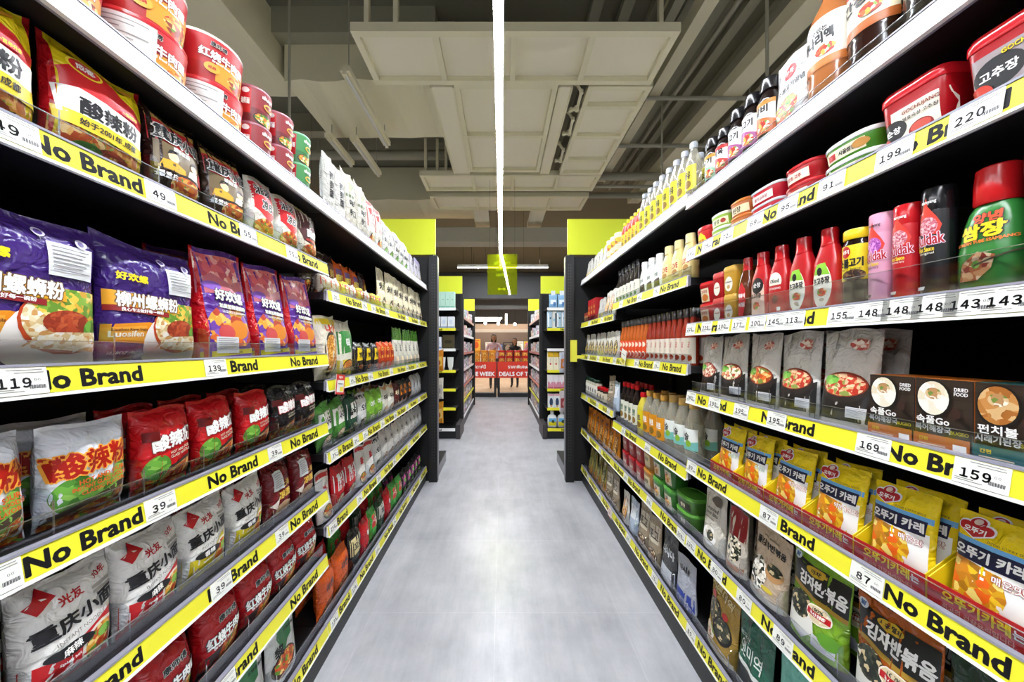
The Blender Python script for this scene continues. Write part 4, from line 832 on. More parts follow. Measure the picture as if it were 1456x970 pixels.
fb('f_lil', 'white noodle pouch with lilac edging', 'bbb8c0', None, '국수', '2a2630', food(['8a9a4a', 'e0d0b0', 'b85a3a', 'efe6d4'], 90), .105, .21, .05, 'pouch', 65, top='8a7ab0', name='noodle_pouch', cat='noodle pouch')
fb('f_dark', 'dark brown film noodle pack', '2c1c18', '6a2a1a', '辣', 'd8a83a', SPICY, .09, .23, .05, seed=66, name='snack_pack', cat='snack pack')
fb('f_ora', 'orange and purple noodle pack', 'c8581e', '5a2a6a', '麻辣', 'f0d23a', SPICY, .09, .22, .05, seed=67, name='snack_pack', cat='snack pack')
fb('f_mini', 'small clear snack cup pack', 'd8cdb8', 'c84a3a', '小', 'f4f3ef', SPICY, .075, .085, .05, seed=68, name='snack_pack', cat='snack pack')
fb('f_miniy', 'small yellow snack pack', 'd8c84a', 'c83a2a', '香', 'f4f3ef', NOOD, .075, .085, .05, seed=69, name='snack_pack', cat='snack pack')
fb('f_cream', 'tall cream noodle pouch with a bowl at its foot', 'd9cfb0', None, '米线', '2a2420', food(['efe6d0', 'd8b88a', '7a8a4a', 'b8724a', '3a2a22'], 90), .125, .275, .06, 'pouch', 70, bowl=.17, txt_z=.58, name='noodle_pouch', cat='noodle pouch')
fb('f_chip', 'large white crisp bag with a golden noodle nest', 'e0dac6', None, '나가', 'c8281c', food(['d89a3a', 'c07a26', 'e8b860', 'a8601c'], 150), .16, .28, .07, seed=71, bowl=.40, txt_z=.80, txt_h=.12, top='d8bc2a', name='crisp_bag', cat='snack bag')
fb('f_chipb', 'white crisp bag with an orange and green corner', 'e4dfd0', '3f8a44', '떡', 'f4f3ef', food(['d89a3a', 'c07a26', 'e8b860', 'd8602a'], 120), .15, .27, .07, seed=72, low='e0c83a', name='crisp_bag', cat='snack bag')
fb('f_yblk', 'small black and yellow noodle bag', '1e1a1c', 'e8c61c', '炸酱', '18161a', SPICY, .10, .17, .05, seed=73)
fb('f_orr', 'orange and red noodle bag', 'c8401c', 'e0a03a', '辣面', 'a8141c', SPICY, .085, .18, .05, seed=74)
fb('f_wg', 'tall white pouch with a bright green top', 'd9d9cc', None, '쌀국수', '2a3a22', NOOD, .105, .28, .05, 'pouch', 75, top='5fae2e', low='6fae3a', name='noodle_pouch', cat='noodle pouch', bowl=.2)
D['f_wg'] = bag('noodle_pouch', 'tall white noodle pouch with a bright green upper third', .108, .285, .05, film('d9d6c6'), [T('쌀국수', -.2, .48, .07, K, None, 1.0, 1.4), E(0, .16, .6, .1, NOOD), R(-.9, 0, .9, .07, ink('5f9a3a'))], zones=((.66, film('5fa832')),), kind='pouch', seed=75, cat='noodle pouch')
fb('f_moo', 'bright green noodle bag with a white label', '4f8f3a', 'e4e2da', '사리', '18161a', NOOD, .115, .2, .06, seed=76)
fb('f_gbk', 'dark green noodle bag with white brush lettering', '1f4a34', 'dddcd6', '칼국수', '18161a', food(['2a2a22', '6a6a4a', 'd8d0b8'], 90), .11, .2, .06, seed=77)
fb('f_bw', 'black and white noodle bag with heavy brush lettering', 'd9d8d4', None, '오동', '18161a', food(['2a2a2a', '6a6258', 'b8b0a0', 'd8c8a0'], 90), .105, .19, .06, seed=78, top='18161a')
fb('f_lime', 'lime green noodle bag with white lettering', '7fb83a', None, '야채', 'f4f3ef', food(['efe6d0', '4f8f2f', 'd8c88a'], 90), .105, .19, .06, seed=79)
fb('f_wor', 'white noodle bag with an orange rim and soup', 'e0dcd0', None, '우동', '18161a', food(['d8822a', 'e8b86a', 'c8521d', 'efe6d0'], 80), .105, .19, .06, seed=80, top='c87a1c')
fb('f_bro', 'brown and maroon noodle bag', '5a2420', None, '짜장', 'e8d8b0', food(['3a2418', '7a4a26', 'd8a86a'], 100), .10, .19, .06, seed=81)
fb('f_obl', 'orange and black noodle bag', '221a18', 'd87a1c', '볶음', '18161a', SPICY, .10, .19, .06, seed=82)
fb('f_sil', 'silver noodle bag with small dark characters', 'b8b8b8', None, '면', '2a2a2c', food(['8a6a4a', 'c8a06a', '4a3a2a'], 110), .095, .2, .06, seed=83)
fb('f_wre', 'white noodle pouch with red flames', 'dfdcd6', None, '불', 'b8181c', SPICY, .11, .21, .05, 'pouch', 84, top='c8242a', name='noodle_pouch', cat='noodle pouch')
fb('f_rsv', 'red and silver noodle bag with a chopstick picture', 'b8181e', 'd8d6d2', '진', 'b0141a', NOOD, .11, .19, .06, seed=85)
fb('f_gry', 'grey-white noodle bag with a brown bowl', 'cfccc6', None, '면', '2a2628', food(['8a5a3a', 'b8824a', 'd8b88a', '5a3a26'], 100), .105, .2, .06, seed=86, txt_z=.68)
fb('f_dkg', 'dark green film noodle bag', '26402c', 'b8b4a8', '菜', '18161a', None, .12, .19, .06, seed=87)
fb('f_org', 'glossy orange noodle bag', 'd0561a', None, '라면', '3a140a', SPICY, .13, .19, .06, seed=88)
fb('f_blk2', 'tall black noodle bag with white and gold lettering', '17171a', 'd8c890', '꼬들', '18161a', None, .12, .21, .06, seed=89)
fb('f_rd2', 'bright red noodle bag with white lettering', 'b8141c', None, '辛', 'f4f3ef', NOOD, .11, .19, .06, seed=90)
fb('f_gn2', 'bright green noodle bag with a red stripe', '3f9a3c', 'c0242a', '너구', 'f4f3ef', None, .11, .19, .06, seed=91)
fb('f_mul', 'black noodle bag with magenta and green flashes', '1c1c20', 'b83a8a', '매', '6fd83a', GREEN, .10, .18, .06, seed=92)
# farther sauce bays
def oil(key, desc, lab, capc, h=.25, dia=.062, txt='유', liquid='d8b83a', tcol='2a2a1a'):
    r = dia / 2; pr = [(r * .9, 0), (r, .006), (r, h * .60), (r * .92, h * .68), (r * .45, h * .86), (r * .42, h * .9)]; ip = [(q * .95, z + .002) for q, z in pr[:5]]
    D[key] = bottle('oil_bottle', desc, pr, mat(liquid, .1) if liquid else GLASSY, [(r * .52, h * .89), (r * .52, h * .985), (r * .45, h)], gloss(capc), [R(-1.35, .16, 1.35, .58, ink(lab)), T(txt, 0, .42, .13, ink(tcol), None, 1.2), E(.2, .26, .5, .07, ink('8a6a2a'))], n=16)
oil('o_clear', 'oil bottle with a clear cap and yellow label', 'cfc62e', 'a4a8ae', txt='식용유', liquid=None)
oil('o_yel', 'small bottle with a yellow cap and red-yellow label', 'd8c02a', 'd8c81c', h=.19, dia=.05, txt='소스', liquid='b83a1c', tcol='b0141a')
oil('o_soy', 'black soy bottle with red cap', 'dfe0d0', 'b8141c', h=.285, dia=.06, txt='진간장', liquid='171010', tcol='1f5a3a')
oil('o_yl', 'vinegar bottle with a red cap and tall yellow label', 'd8c81c', 'b8141c', h=.25, dia=.07, txt='식초', liquid='d8c84a', tcol='2a2a6a')
oil('o_vin', 'vinegar bottle with orange label', 'e0961c', 'b8883a', h=.27, dia=.075, txt='사과식초', liquid=None, tcol='f4f3ef')
D['o_rice'] = bottle('syrup_bottle', 'clear cooking wine bottle with gold cap', [(.036, 0), (.04, .006), (.04, .15), (.037, .18), (.02, .235), (.018, .25)], GLASSY, [(.021, .248), (.021, .278), (.018, .282)], gloss('b08a4a'), [R(-1.35, .26, 1.35, .58, ink('e8ebe6')), T('맛술', -.1, .46, .12, K, None, 1.1), P([(-1.35, .26), (-1.35, .33), (1.35, .40), (1.35, .26)], ink('7ac0b8')), E(.4, .36, .3, .05, ink('8cb83a'))], n=18, cat='syrup bottle')
D['hot_w'] = bottle('hot_sauce_bottle', 'slim chilli bottle with white label', [(.020, 0), (.022, .005), (.022, .14), (.011, .19), (.0105, .21)], mat('8e2a18', .12), [(.0135, .208), (.0135, .245), (.012, .247)], gloss('2a2422'), [R(-1.4, .04, 1.4, .48, ink('ddd2c0')), T('핫소스', 0, .36, .06, RD, None, 1.2, 1.4), E(.2, .13, .6, .05, ink('b8401c'))], n=14, cat='hot sauce')
D['hot_o'] = bottle('hot_sauce_bottle', 'slim chilli bottle with orange label', [(.020, 0), (.022, .005), (.022, .14), (.011, .19), (.0105, .21)], mat('b85a1c', .12), [(.0135, .208), (.0135, .245), (.012, .247)], gloss('2a2422'), [R(-1.4, .04, 1.4, .48, ink('e04a1c')), E(0, .38, .8, .06, ink('efe0c8')), E(0, .15, .8, .08, ink('efe0d0')), E(.1, .14, .5, .05, ink('d8441c'))], n=14, cat='hot sauce')
D['dress_d'] = bottle('dressing_bottle', 'dark dressing bottle with pale label', [(.024, 0), (.027, .005), (.027, .12), (.012, .175), (.011, .20)], mat('2a2420', .12), [(.0135, .198), (.0135, .235), (.012, .237)], gloss('1c1a1c'), [R(-1.4, .08, 1.4, .48, ink('e0dcc8')), T('드레싱', 0, .33, .06, K, None, 1.3, 1.4), E(.1, .15, .6, .05, ink('6f9a4a'))], n=14, cat='dressing bottle')
D['may_b'] = squeeze('beige mayonnaise squeeze bottle with red lettering', mat('d8c27a', .3), [R(-.7, .2, .7, .55, ink('e4d49a')), T('LOVE', 0, .42, .12, RD, None, 1.2), E(0, .28, .5, .06, ink('b8823a'))], h=.2, w=.085, d_=.05, capc='d8c48a', cat='mayonnaise bottle')
D['jar_w'] = squeeze('white squeeze pack with dark photo', mat('dfe0dc', .3), [P([(-.8, .1), (-.6, .3), (.7, .34), (.8, .1)], ink('4a3a34')), T('양념', 0, .45, .09, ink('2a4a3a'), None, 1.0)], h=.19, w=.08, d_=.045, capc='dfe0dc', cat='sauce bottle')
fb('p_white', 'white sauce pouch with an orange window', 'dcd8cc', None, '소스', '3a3430', food(['d8922a', 'e0b05a', 'b8641c'], 80), .095, .2, .04, 'pouch', 101, bowl=.45, txt_z=.2, txt_h=.1, name='sauce_pouch', cat='sauce pouch')
fb('p_ywhite', 'white dried-food pouch with a yellow foot', 'c2bfb6', None, '건', '3a3430', None, .085, .17, .045, 'pouch', 102, low='d8c02a', name='dried_food_pouch', cat='dried food pouch')
fb('p_oval', 'white dried-food pouch with a yellow oval', 'dcd8ce', None, None, '000000', food(['d8b02a', '3a2a1c', 'e8d06a'], 80), .085, .19, .045, 'pouch', 103, bowl=.35, name='dried_food_pouch', cat='dried food pouch')
fb('p_bluew', 'pale blue and white pouch', 'b9c8da', 'dfe4ea', None, '3a4a6a', None, .11, .2, .05, 'pouch', 104, name='dried_food_pouch', cat='dried food pouch')
fb('p_ora', 'orange dried-food pouch with a dark window', 'c8761c', None, '황태', '3a1a0a', food(['8a5a22', 'b8823a', '5a3a1a', 'd8a85a'], 90), .105, .23, .05, 'pouch', 105, bowl=.36, txt_z=.78, txt_h=.1, low='e0961c', name='dried_food_pouch', cat='dried food pouch')
fb('p_grn', 'olive and orange dried-food pouch', '8a7a3a', None, '나물', 'e8e0c0', food(['3a4a1c', '6a7a3a', 'c8b06a', '2a3014'], 90), .11, .23, .05, 'pouch', 106, bowl=.62, txt_z=.9, txt_h=.06, low='d8881c', name='dried_food_pouch', cat='dried food pouch')
fb('p_tan', 'tan dried mushroom pouch', '9a8a72', 'c8bca4', '표고', '2a2420', food(['3a2a1c', '6a4a2a', 'd8c8a8', '8a6a42'], 100), .13, .23, .05, 'pouch', 107, name='dried_food_pouch', cat='dried food pouch')
fb('p_blk', 'grey-black kelp pouch with a white foot', '3c3d40', None, '다시마', 'c8ccd0', None, .14, .23, .05, 'pouch', 108, low='c8ccd4', name='dried_food_pouch', cat='dried food pouch')
fb('p_blu', 'blue and silver kelp pouch', 'a9adb8', None, '다시마', '18161a', None, .14, .20, .05, 'pouch', 109, low='2a3f9a', txt_z=.75, txt_h=.12, name='dried_food_pouch', cat='dried food pouch')
D['cup_y'] = cup('small white and yellow snack cup', .075, .085, card('d8d2b8'), gloss('d8d4c0'), [R(-1.5, .2, 1.5, .6, ink('d8c03a')), T('컵', 0, .42, .25, RD, None, .8), E(.3, .2, .4, .12, SPICY)], 'snack_cup', 'snack cup')
D['red_box'] = boxp('sauce_box', 'bright red carton with gold lettering', .075, .07, .2, card('a8141c'), [T('홍삼', 0, .65, .12, ink('d8b84a'), None, 1.2), R(-.8, .1, .8, .3, ink('7a0c12')), E(0, .42, .5, .08, ink('d8a83a'))], cat='carton')
D['brown_box'] = boxp('sauce_box', 'small red and brown carton', .06, .06, .1, card('8a2a1c'), [R(-.8, .3, .8, .7, ink('d8a86a')), T('조미', 0, .5, .2, K, None, 1.0)], cat='carton')
D['gtub'] = tub('kimchi_tub', 'deep green kimchi tub with a green lid', .105, .1, .115, mat('2f6a24', .28), gloss('4f9a3a'), [R(-.6, .12, .6, .66, ink('d8cdb8')), E(0, .34, .44, .18, SPICY), T('쌈장', 0, .56, .1, K, None, .9)], ex=3.2, taper=.84, lidh=.2, cat='food tub')
D['otub'] = tub('kimchi_tub', 'amber paste tub with an orange lid', .105, .1, .12, mat('a8763a', .3), gloss('c8862e'), [R(-.6, .12, .6, .66, ink('d8c49a')), T('된장', 0, .44, .16, K, None, .9)], ex=3.2, taper=.86, lidh=.2, cat='food tub')
D['rtub'] = tub('kimchi_tub', 'deep red paste tub with a red lid', .1, .1, .118, mat('8e121a', .28), gloss('b81a22'), [R(-.6, .12, .6, .66, ink('b8685a')), T('고추장', 0, .44, .15, W_, None, 1.0)], ex=3.2, taper=.86, lidh=.2, cat='food tub')
D['gflat'] = tub('kimchi_tub', 'wide flat green tub with a dark label', .14, .11, .07, mat('3f6a2a', .28), gloss('5a9a3a'), [R(-.5, .14, .7, .6, ink('2a2a1c')), T('쌈장', .1, .36, .24, ink('e8e0c0'), None, .8)], ex=3, taper=.9, lidh=.2, cat='food tub')
D['dkjar'] = bottle('sauce_jar', 'dark jar with a red lid', [(.03, 0), (.034, .005), (.034, .085), (.03, .1)], mat('2a1612', .12), [(.032, .099), (.0335, .102), (.0335, .118), (.03, .12)], gloss('b0141a'), [R(-1.3, .12, 1.3, .7, ink('d8cdb4')), T('잼', 0, .42, .25, K, None, .8)], n=16, cat='sauce jar')
D['gljar'] = bottle('sauce_jar', 'tall pale jar with a dark green lid', [(.03, 0), (.034, .005), (.034, .125), (.03, .14)], mat('c8c2ac', .12), [(.032, .139), (.0335, .142), (.0335, .162), (.03, .165)], gloss('1f3a2a'), [R(-1.3, .12, 1.3, .7, ink('e4e0d2')), T('깨', 0, .42, .2, K, None, .8)], n=16, cat='sauce jar')

# ------------------------------------------------------------------ stocking the shelves
ORD = ['', 'first', 'second', 'third', 'fourth', 'fifth', 'sixth', 'seventh', 'eighth', 'ninth', 'tenth', 'eleventh', 'twelfth', 'thirteenth', 'fourteenth', 'fifteenth', 'sixteenth', 'seventeenth', 'eighteenth', 'nineteenth', 'twentieth']
NAMEB = {('L', 0): 'near noodle unit', ('L', 1): 'middle noodle unit', ('L', 2): 'end noodle unit', ('R', 0): 'near sauce unit', ('R', 1): 'middle sauce unit', ('R', 2): 'end sauce unit'}
LEV = ['top', 'second', 'third', 'fourth', 'fifth', 'sixth', 'seventh']
COUNT = {}; TOTAL = {}; PENDING = []; FRONT = []
def put(side, b, lev, zt, key, y, back=.0, pile=0, jit=True, dz=0.0, row=0, lean=None):
    """one product on a shelf; y is its place along the aisle; labels are written once every neighbour is known"""
    d = D[key]; X, rz = spec(side); k = 1.0; sg = -1 if side == 'L' else 1
    if b == 0:
        k = ((1.02 if D[key].name == 'noodle_cup' else 1.045, 1.015, 1.045, 1.0, 1.0, 1.02, 1.02) if side == 'L' else (1.05, 1.02, .99, 1.03, 1.045, 1.05, 1.05))[lev]
        y = .46 + (y - .46 / k) * k
        if y + d.w * k / 2 > 1.362 or y - d.w * k / 2 < .37: return None
    off = .032 + d.d * k / 2 + back * k
    rnd = random.Random(hash((round(y * 1000), zt, pile, row)) & 0xffff)
    soft = d.parts[0][0] == 'bag'; yaw = rnd.uniform(-.05, .05) if jit and soft else (rnd.uniform(-.03, .03) if jit else 0)
    ln = (rnd.uniform(-.08, -.02) if soft else 0) if lean is None else lean
    z = zt - .0115 + pile * d.h * k + dz
    if d.name in ('noodle_cup', 'noodle_bowl'): yaw = -.45 if d.name == 'noodle_cup' else -.35
    roll = rnd.uniform(-.03, .03) if soft and jit else 0
    o = d.put(X + sg * off, y, z, rz + yaw, '', None, ln, roll, k)
    if soft: o.location.z += .0008 + abs(math.sin(ln)) * d.d * k * .5 + abs(math.sin(roll)) * d.w * k * .5
    FRONT.append((side, zt, y, d.w * k, row, pile, soft))
    PENDING.append((o, side, b, lev, key, y, pile, row))
    return o
def finish_labels():
    runs = {}
    for o, side, b, lev, key, y, pile, row in PENDING: runs.setdefault((side, b, lev, key, row), []).append((y, pile, o))
    for (side, b, lev, key, row), lst in runs.items():
        ys = sorted({round(v[0], 3) for v in lst}); piles = max(v[1] for v in lst)
        for y, pile, o in lst:
            n = ys.index(round(y, 3)) + 1; base = D[key].desc; pre = (ORD[n] if n < len(ORD) else 'last') + ' ' if len(ys) > 1 else ''
            mid = (' behind' if row else '') + (', ' + (('lower', 'upper') if piles == 1 else ('lowest', 'middle', 'upper'))[pile] if piles else '')
            for suf in (' on the %s shelf of the %s', ', %s shelf of the %s', ', %s shelf, %s'):
                s = pre + base + mid + suf % (LEV[lev], NAMEB[(side, b)])
                if len(s.replace('-', ' ').split()) <= 16: break
            else: print('LONG', s)
            o['label'] = s
            if len(lst) > 1: o['group'] = '%ss on the %s shelf of the %s' % (base.split(' with ')[0], LEV[lev], NAMEB[(side, b)])
U = {(s, i): bay(s, i, 'black steel shelving unit stocked with %s, %s' % (w, NAMEB[(s, i)].replace(' noodle', ', noodle side,').replace(' sauce', ', sauce side,'))) for s, w in (('L', 'noodle packs'), ('R', 'sauces and dried food')) for i in range(3)}
for (s, i), o in U.items():
    o['label'] = {('L', 0): 'black noodle shelving unit nearest to the camera, with bowls on top', ('L', 1): 'black noodle shelving unit in the middle, with tall white packs on top', ('L', 2): 'black noodle shelving unit at the aisle end, with cream pouches',
                  ('R', 0): 'black sauce shelving unit nearest to the camera, with red tubs and curry pouches', ('R', 1): 'black sauce shelving unit in the middle, with slim chilli bottles', ('R', 2): 'black sauce shelving unit at the aisle end, with orange pouches'}[(s, i)]
pl = lambda *px: [334.0 / (713 - p) for p in px]
pr_ = lambda *px: [356.5 / (p - 713) for p in px]
TX = [.575, .885, 1.2]
# ---- noodle side, near unit
Z0 = [1.895, 1.645, 1.273, .991, .712, .442, .149]
tg = lambda px, s: [(y, str(p[1]), *p[2:]) for y, p in zip((pl if s == 'L' else pr_)(*[p[0] for p in px]), px)]
shelf(U['L', 0], 'L', YS[0], YS[1], Z0[0], strip=GLARE_STRIP, guard=0)
shelf(U['L', 0], 'L', YS[0], YS[1], Z0[1], TX, tg([(16, 49), (230, 49), (354, 55), (416, 55)], 'L'), [.545, .70, .83, .955, 1.07, 1.19])
shelf(U['L', 0], 'L', YS[0], YS[1], Z0[2], TX, tg([(28, 119), (308, 139)], 'L'), [.60, .79, .99, 1.175])
shelf(U['L', 0], 'L', YS[0], YS[1], Z0[3], TX, tg([(-13, 39), (230, 39), (392, 39)], 'L'), [.545, .685, .82, .96, 1.095, 1.23])
shelf(U['L', 0], 'L', YS[0], YS[1], Z0[4], TX, tg([(316, 39), (402, 39)], 'L'), [.64, .785, .93, 1.08, 1.22])
shelf(U['L', 0], 'L', YS[0], YS[1], Z0[5], TX, tg([(205, 39), (322, 39)], 'L'), [.68, .83, .965, 1.105, 1.24])
shelf(U['L', 0], 'L', YS[0], YS[1], Z0[6], TX, tg([(372, 69)], 'L'), [.9, 1.06, 1.21])
for y, k0, k1 in ((.555, 'bowl_st', 'bowl'), (.718, 'bowl_st', 'bowl'), (.882, 'bowl_st', 'bowl')):
    put('L', 0, 0, Z0[0], k0, y); put('L', 0, 0, Z0[0], k1, y, pile=1, dz=0)
    for p in (0, 1): put('L', 0, 0, Z0[0], 'bowl', y, back=.165, pile=p, row=1)
for y in (1.035, 1.145):
    for p in (0, 1): put('L', 0, 0, Z0[0], 'cup_red', y, pile=p)
for y in (1.25, 1.355):
    for p in (0, 1): put('L', 0, 0, Z0[0], 'cup_green', y, pile=p)
for k, y in (('yellow', .47 + .0), ('yellow', .622), ('chong1', .770), ('chong2', .906), ('liang', 1.035), ('liang', 1.158), ('brown', 1.280)):
    if k == 'yellow' and y < .5: y = .545 - .08
    put('L', 0, 1, Z0[1], k, y)
for y in (.507, .70): put('L', 0, 2, Z0[2], 'purple', y)
for y in (.883, 1.050, 1.215): put('L', 0, 2, Z0[2], 'swirl', y, jit=False)
for y in (.507, .70): put('L', 0, 2, Z0[2], 'purple', y - .005, back=.1, row=1)
for y in (.875, 1.045, 1.213): put('L', 0, 2, Z0[2], 'swirl', y, back=.11, row=1)
for k, y in (('white_sour', .478), ('white_sour', .612), ('red_sour', .752), ('red_sour', .888), ('red_sour', 1.028), ('black_sour', 1.160), ('black_sour', 1.288)):
    put('L', 0, 3, Z0[3], k, y); put('L', 0, 3, Z0[3], k, y + .02, back=.095, row=1)
for k, y in (('xiao_red', .450), ('xiao_red', .588), ('xiao_red', .725), ('xiao_yel', .861), ('xiao_yel', 1.0), ('maroon', 1.139), ('maroon', 1.279)):
    put('L', 0, 4, Z0[4], k, y)
    put('L', 0, 4, Z0[4], k, y + .015, back=.1, row=1)
for y in (.60, .742, .880, 1.013, 1.143, 1.270): put('L', 0, 5, Z0[5], 'beef', y)
for y in (.66, .82, .98, 1.135, 1.285): put('L', 0, 6, Z0[6], 'white_green', y)
# ---- noodle side, farther units
Z1 = [1.895, 1.54, 1.162, .862, .556, .149]
def run(side, lev, zt, items, y0, **kw):
    """items: (design, gap after) along the aisle, starting at y0"""
    y = y0
    for key in items:
        g = .012 if D[key if isinstance(key, str) else key[0]].parts[0][0] == 'bag' else .006
        if isinstance(key, tuple): key, g = key
        w = D[key].w
        if y + w > 3.155: break
        put(side, 1 if y + w / 2 < YS[2] else 2, lev, zt, key, y + w / 2, **kw); y += w + g
    return y
FT = {0: [], 1: [1.60, 1.95, 2.36, 2.72, 3.0], 2: [1.70, 2.0, 2.36, 2.62, 2.98], 3: [1.50, 1.85, 2.12, 2.36, 2.68, 3.02], 4: [1.45, 1.8, 2.1, 2.4, 2.75, 3.02], 5: [1.47, 1.75, 2.1, 2.4, 2.75, 3.0]}
FG = {0: [], 1: [(1.42, 35), (1.72, 35), (1.84, 39), (2.06, 42), (2.5, 59), (2.86, 59)], 2: [(1.58, 65), (1.80, 45), (2.14, 42), (2.5, 49), (2.8, 89)], 3: [(1.41, 35), (1.62, 35), (1.73, 35), (1.98, 32), (2.22, 39), (2.5, 45), (2.85, 39)], 4: [(1.40, 259), (1.66, 29), (1.92, 35), (2.2, 35), (2.55, 42), (2.9, 42)], 5: [(1.41, 135), (1.6, 129), (1.9, 160), (2.2, 155), (2.58, 149), (2.9, 149)]}
def farbays(side, Zs, b, T_, G_, skip=()):
    y0, y1 = YS[b], YS[b + 1]
    for l, zt in enumerate(Zs):
        if l in skip: continue
        n = 9 if side == 'L' else 8
        shelf(U[side, b], side, y0, y1, zt, [t for t in T_.get(l, []) if y0 + .06 < t < y1 - .06], [(y, str(v)) for y, v in G_.get(l, []) if y0 < y < y1], [y0 + (y1 - y0) * (k + .5) / 7 for k in range(7)] if l else [], guard=.048 if l else 0, strip=STRIP if l else GLARE_STRIP)
farbays('L', Z1, 1, FT, FG); farbays('L', Z1, 2, FT, FG)
y = run('L', 0, Z1[0], ['f_long', 'f_long', 'f_food', 'f_food', 'f_red', 'f_red', 'f_blk', 'f_blk', 'f_blk', 'f_blk', 'f_blk', 'f_lil', 'f_lil', 'f_lil', 'f_lil', 'f_lil'], 1.42)
run('L', 1, Z1[1], ['f_dark', 'f_dark', 'f_dark', 'f_ora', 'f_ora', 'f_ora', 'f_dark'], 1.40, back=.1)
run('L', 1, Z1[1], ['f_mini', 'f_mini', 'f_miniy', 'f_mini', 'f_miniy', 'f_mini', 'f_miniy', 'f_miniy'], 1.38, jit=False)
run('L', 1, Z1[1], ['f_cream'] * 8, 2.07)
run('L', 2, Z1[2], ['f_chip', 'f_chipb', 'f_yblk', 'f_yblk', 'f_yblk', 'f_orr', 'f_orr', 'f_orr', 'f_wg', 'f_wg', 'f_wg', 'f_wg', 'f_wg', 'f_wg', 'f_wg', 'f_wg'], 1.375)
run('L', 3, Z1[3], ['f_moo', 'f_moo', 'f_gbk', 'f_bw', 'f_lime', 'f_lime', 'f_wor', 'f_wor', 'f_bro', 'f_obl', 'f_obl', 'f_obl', 'f_sil', 'f_sil', 'f_sil', 'f_sil'], 1.375)
run('L', 4, Z1[4], ['f_wre', 'f_rsv', 'f_rsv', 'f_wre', 'f_wre', 'f_bw', 'f_gry', 'f_gry', 'f_gry', 'f_gry', 'f_gry', 'f_gry', 'f_gry', 'f_sil', 'f_sil'], 1.375)
run('L', 5, Z1[5], ['f_org', 'f_org', 'f_blk2', 'f_rd2', 'f_gn2', 'f_dkg', 'f_rd2', 'f_gn2', 'f_gn2', 'f_mul', 'f_mul', 'f_mul', 'f_mul', 'f_mul', 'f_mul'], 1.375)
run('L', 5, Z1[5], ['f_org', 'f_rd2', 'f_gn2', 'f_rd2', 'f_dkg', 'f_rd2', 'f_gn2', 'f_gn2', 'f_mul', 'f_mul'], 1.40, back=.10, row=1)
run('L', 3, Z1[3], ['f_moo', 'f_gbk', 'f_gbk', 'f_bw', 'f_lime', 'f_wor', 'f_wor', 'f_bro', 'f_obl'], 1.40, back=.10, row=1)

# ---- sauce side, near unit
Q0 = [1.918, 1.703, 1.397, 1.12, .838, .523, .165]
shelf(U['R', 0], 'R', YS[0], YS[1], Q0[0], strip=GLARE_STRIP, guard=.045)
shelf(U['R', 0], 'R', YS[0], YS[1], Q0[1], TX, tg([(1385, 220), (1270, 199), (1181, 91), (1119, 95), (1073, 69), (1033, 72), (1005, 79), (982, 66)], 'R'), guard=0)
shelf(U['R', 0], 'R', YS[0], YS[1], Q0[2], TX, tg([(1435, 143), (1378, 143), (1327, 148), (1280, 148), (1238, 148), (1196, 155), (1128, 113), (1102, 145), (1076, 100), (1050, 177), (1028, 100), (1004, 229), (981, 225)], 'R'), [1.05, 1.25], guard=.07)
shelf(U['R', 0], 'R', YS[0], YS[1], Q0[3], TX, tg([(1393, 159), (1240, 169), (1103, 195), (1053, 195), (1015, 190), (982, 180)], 'R'), [.787, .905, 1.045, 1.17, 1.29])
shelf(U['R', 0], 'R', YS[0], YS[1], Q0[4], TX, tg([(1231, 87), (1092, 87), (983, 89)], 'R'), guard=.04)
shelf(U['R', 0], 'R', YS[0], YS[1], Q0[5], TX, tg([(1112, 89), (1057, 80), (1018, 80), (981, 120)], 'R'), [.735, .895, 1.035, 1.15, 1.27])
shelf(U['R', 0], 'R', YS[0], YS[1], Q0[6], TX, tg([(1140, 89), (980, 80)], 'R'), [.95, 1.09, 1.25])
for k, y in (('big_olive', .50), ('big_olive', .60), ('big_soy', .70), ('big_fish', .795), ('meat_pouch', .889), ('s_galbi', .962), ('s_bulgogi', 1.024), ('s_bulgogi', 1.088), ('s_red', 1.152), ('s_green', 1.214), ('s_yellow', 1.274), ('s_red', 1.333)):
    put('R', 0, 0, Q0[0], k, y, back=.008 if k == 'meat_pouch' else 0)
for k, y in (('s_white', .96), ('s_galbi', 1.03), ('s_white', 1.09), ('s_green', 1.15), ('s_white', 1.22), ('s_white', 1.29)): put('R', 0, 0, Q0[0], k, y, back=.07, row=1)
for k, y, n in (('goch_tub2', .508, 1), ('goch_tub', .632, 1), ('green_tub', .752, 2), ('red_tub', .872, 2), ('red_flat', .986, 2), ('orange_tub', 1.095, 2), ('lime_tub', 1.196, 2), ('heart', 1.288, 1)):
    for p in range(n): put('R', 0, 1, Q0[1], k, y, pile=p)
for k, y in (('black_box', .462), ('ssamjang', .553), ('buldak_black', .619), ('buldak_red', .664), ('buldak_pink', .709), ('jar', .762), ('sq_cho', .826), ('sq_cho', .897), ('sq_of', .967), ('sq_dark', 1.036), ('glaze', 1.10)): put('R', 0, 2, Q0[2], k, y, jit=False)
for k, y in (('box_gold', 1.164), ('box_red_small', 1.227), ('tub_round_red', 1.304)):
    for p in (0, 1): put('R', 0, 2, Q0[2], k, y, pile=p)
for k, y in (('soup_t', .461 + .037), ('soup_o1', .5745), ('soup_o1', .6505)): put('R', 0, 3, Q0[3], k, y, jit=False)
for k, y in (('stew3', .757), ('stew3', .880), ('stew1', 1.003), ('stew2', 1.126), ('stew_slim', 1.249)):
    put('R', 0, 3, Q0[3], k, y); put('R', 0, 3, Q0[3], k, y + .01, back=.075, row=1)
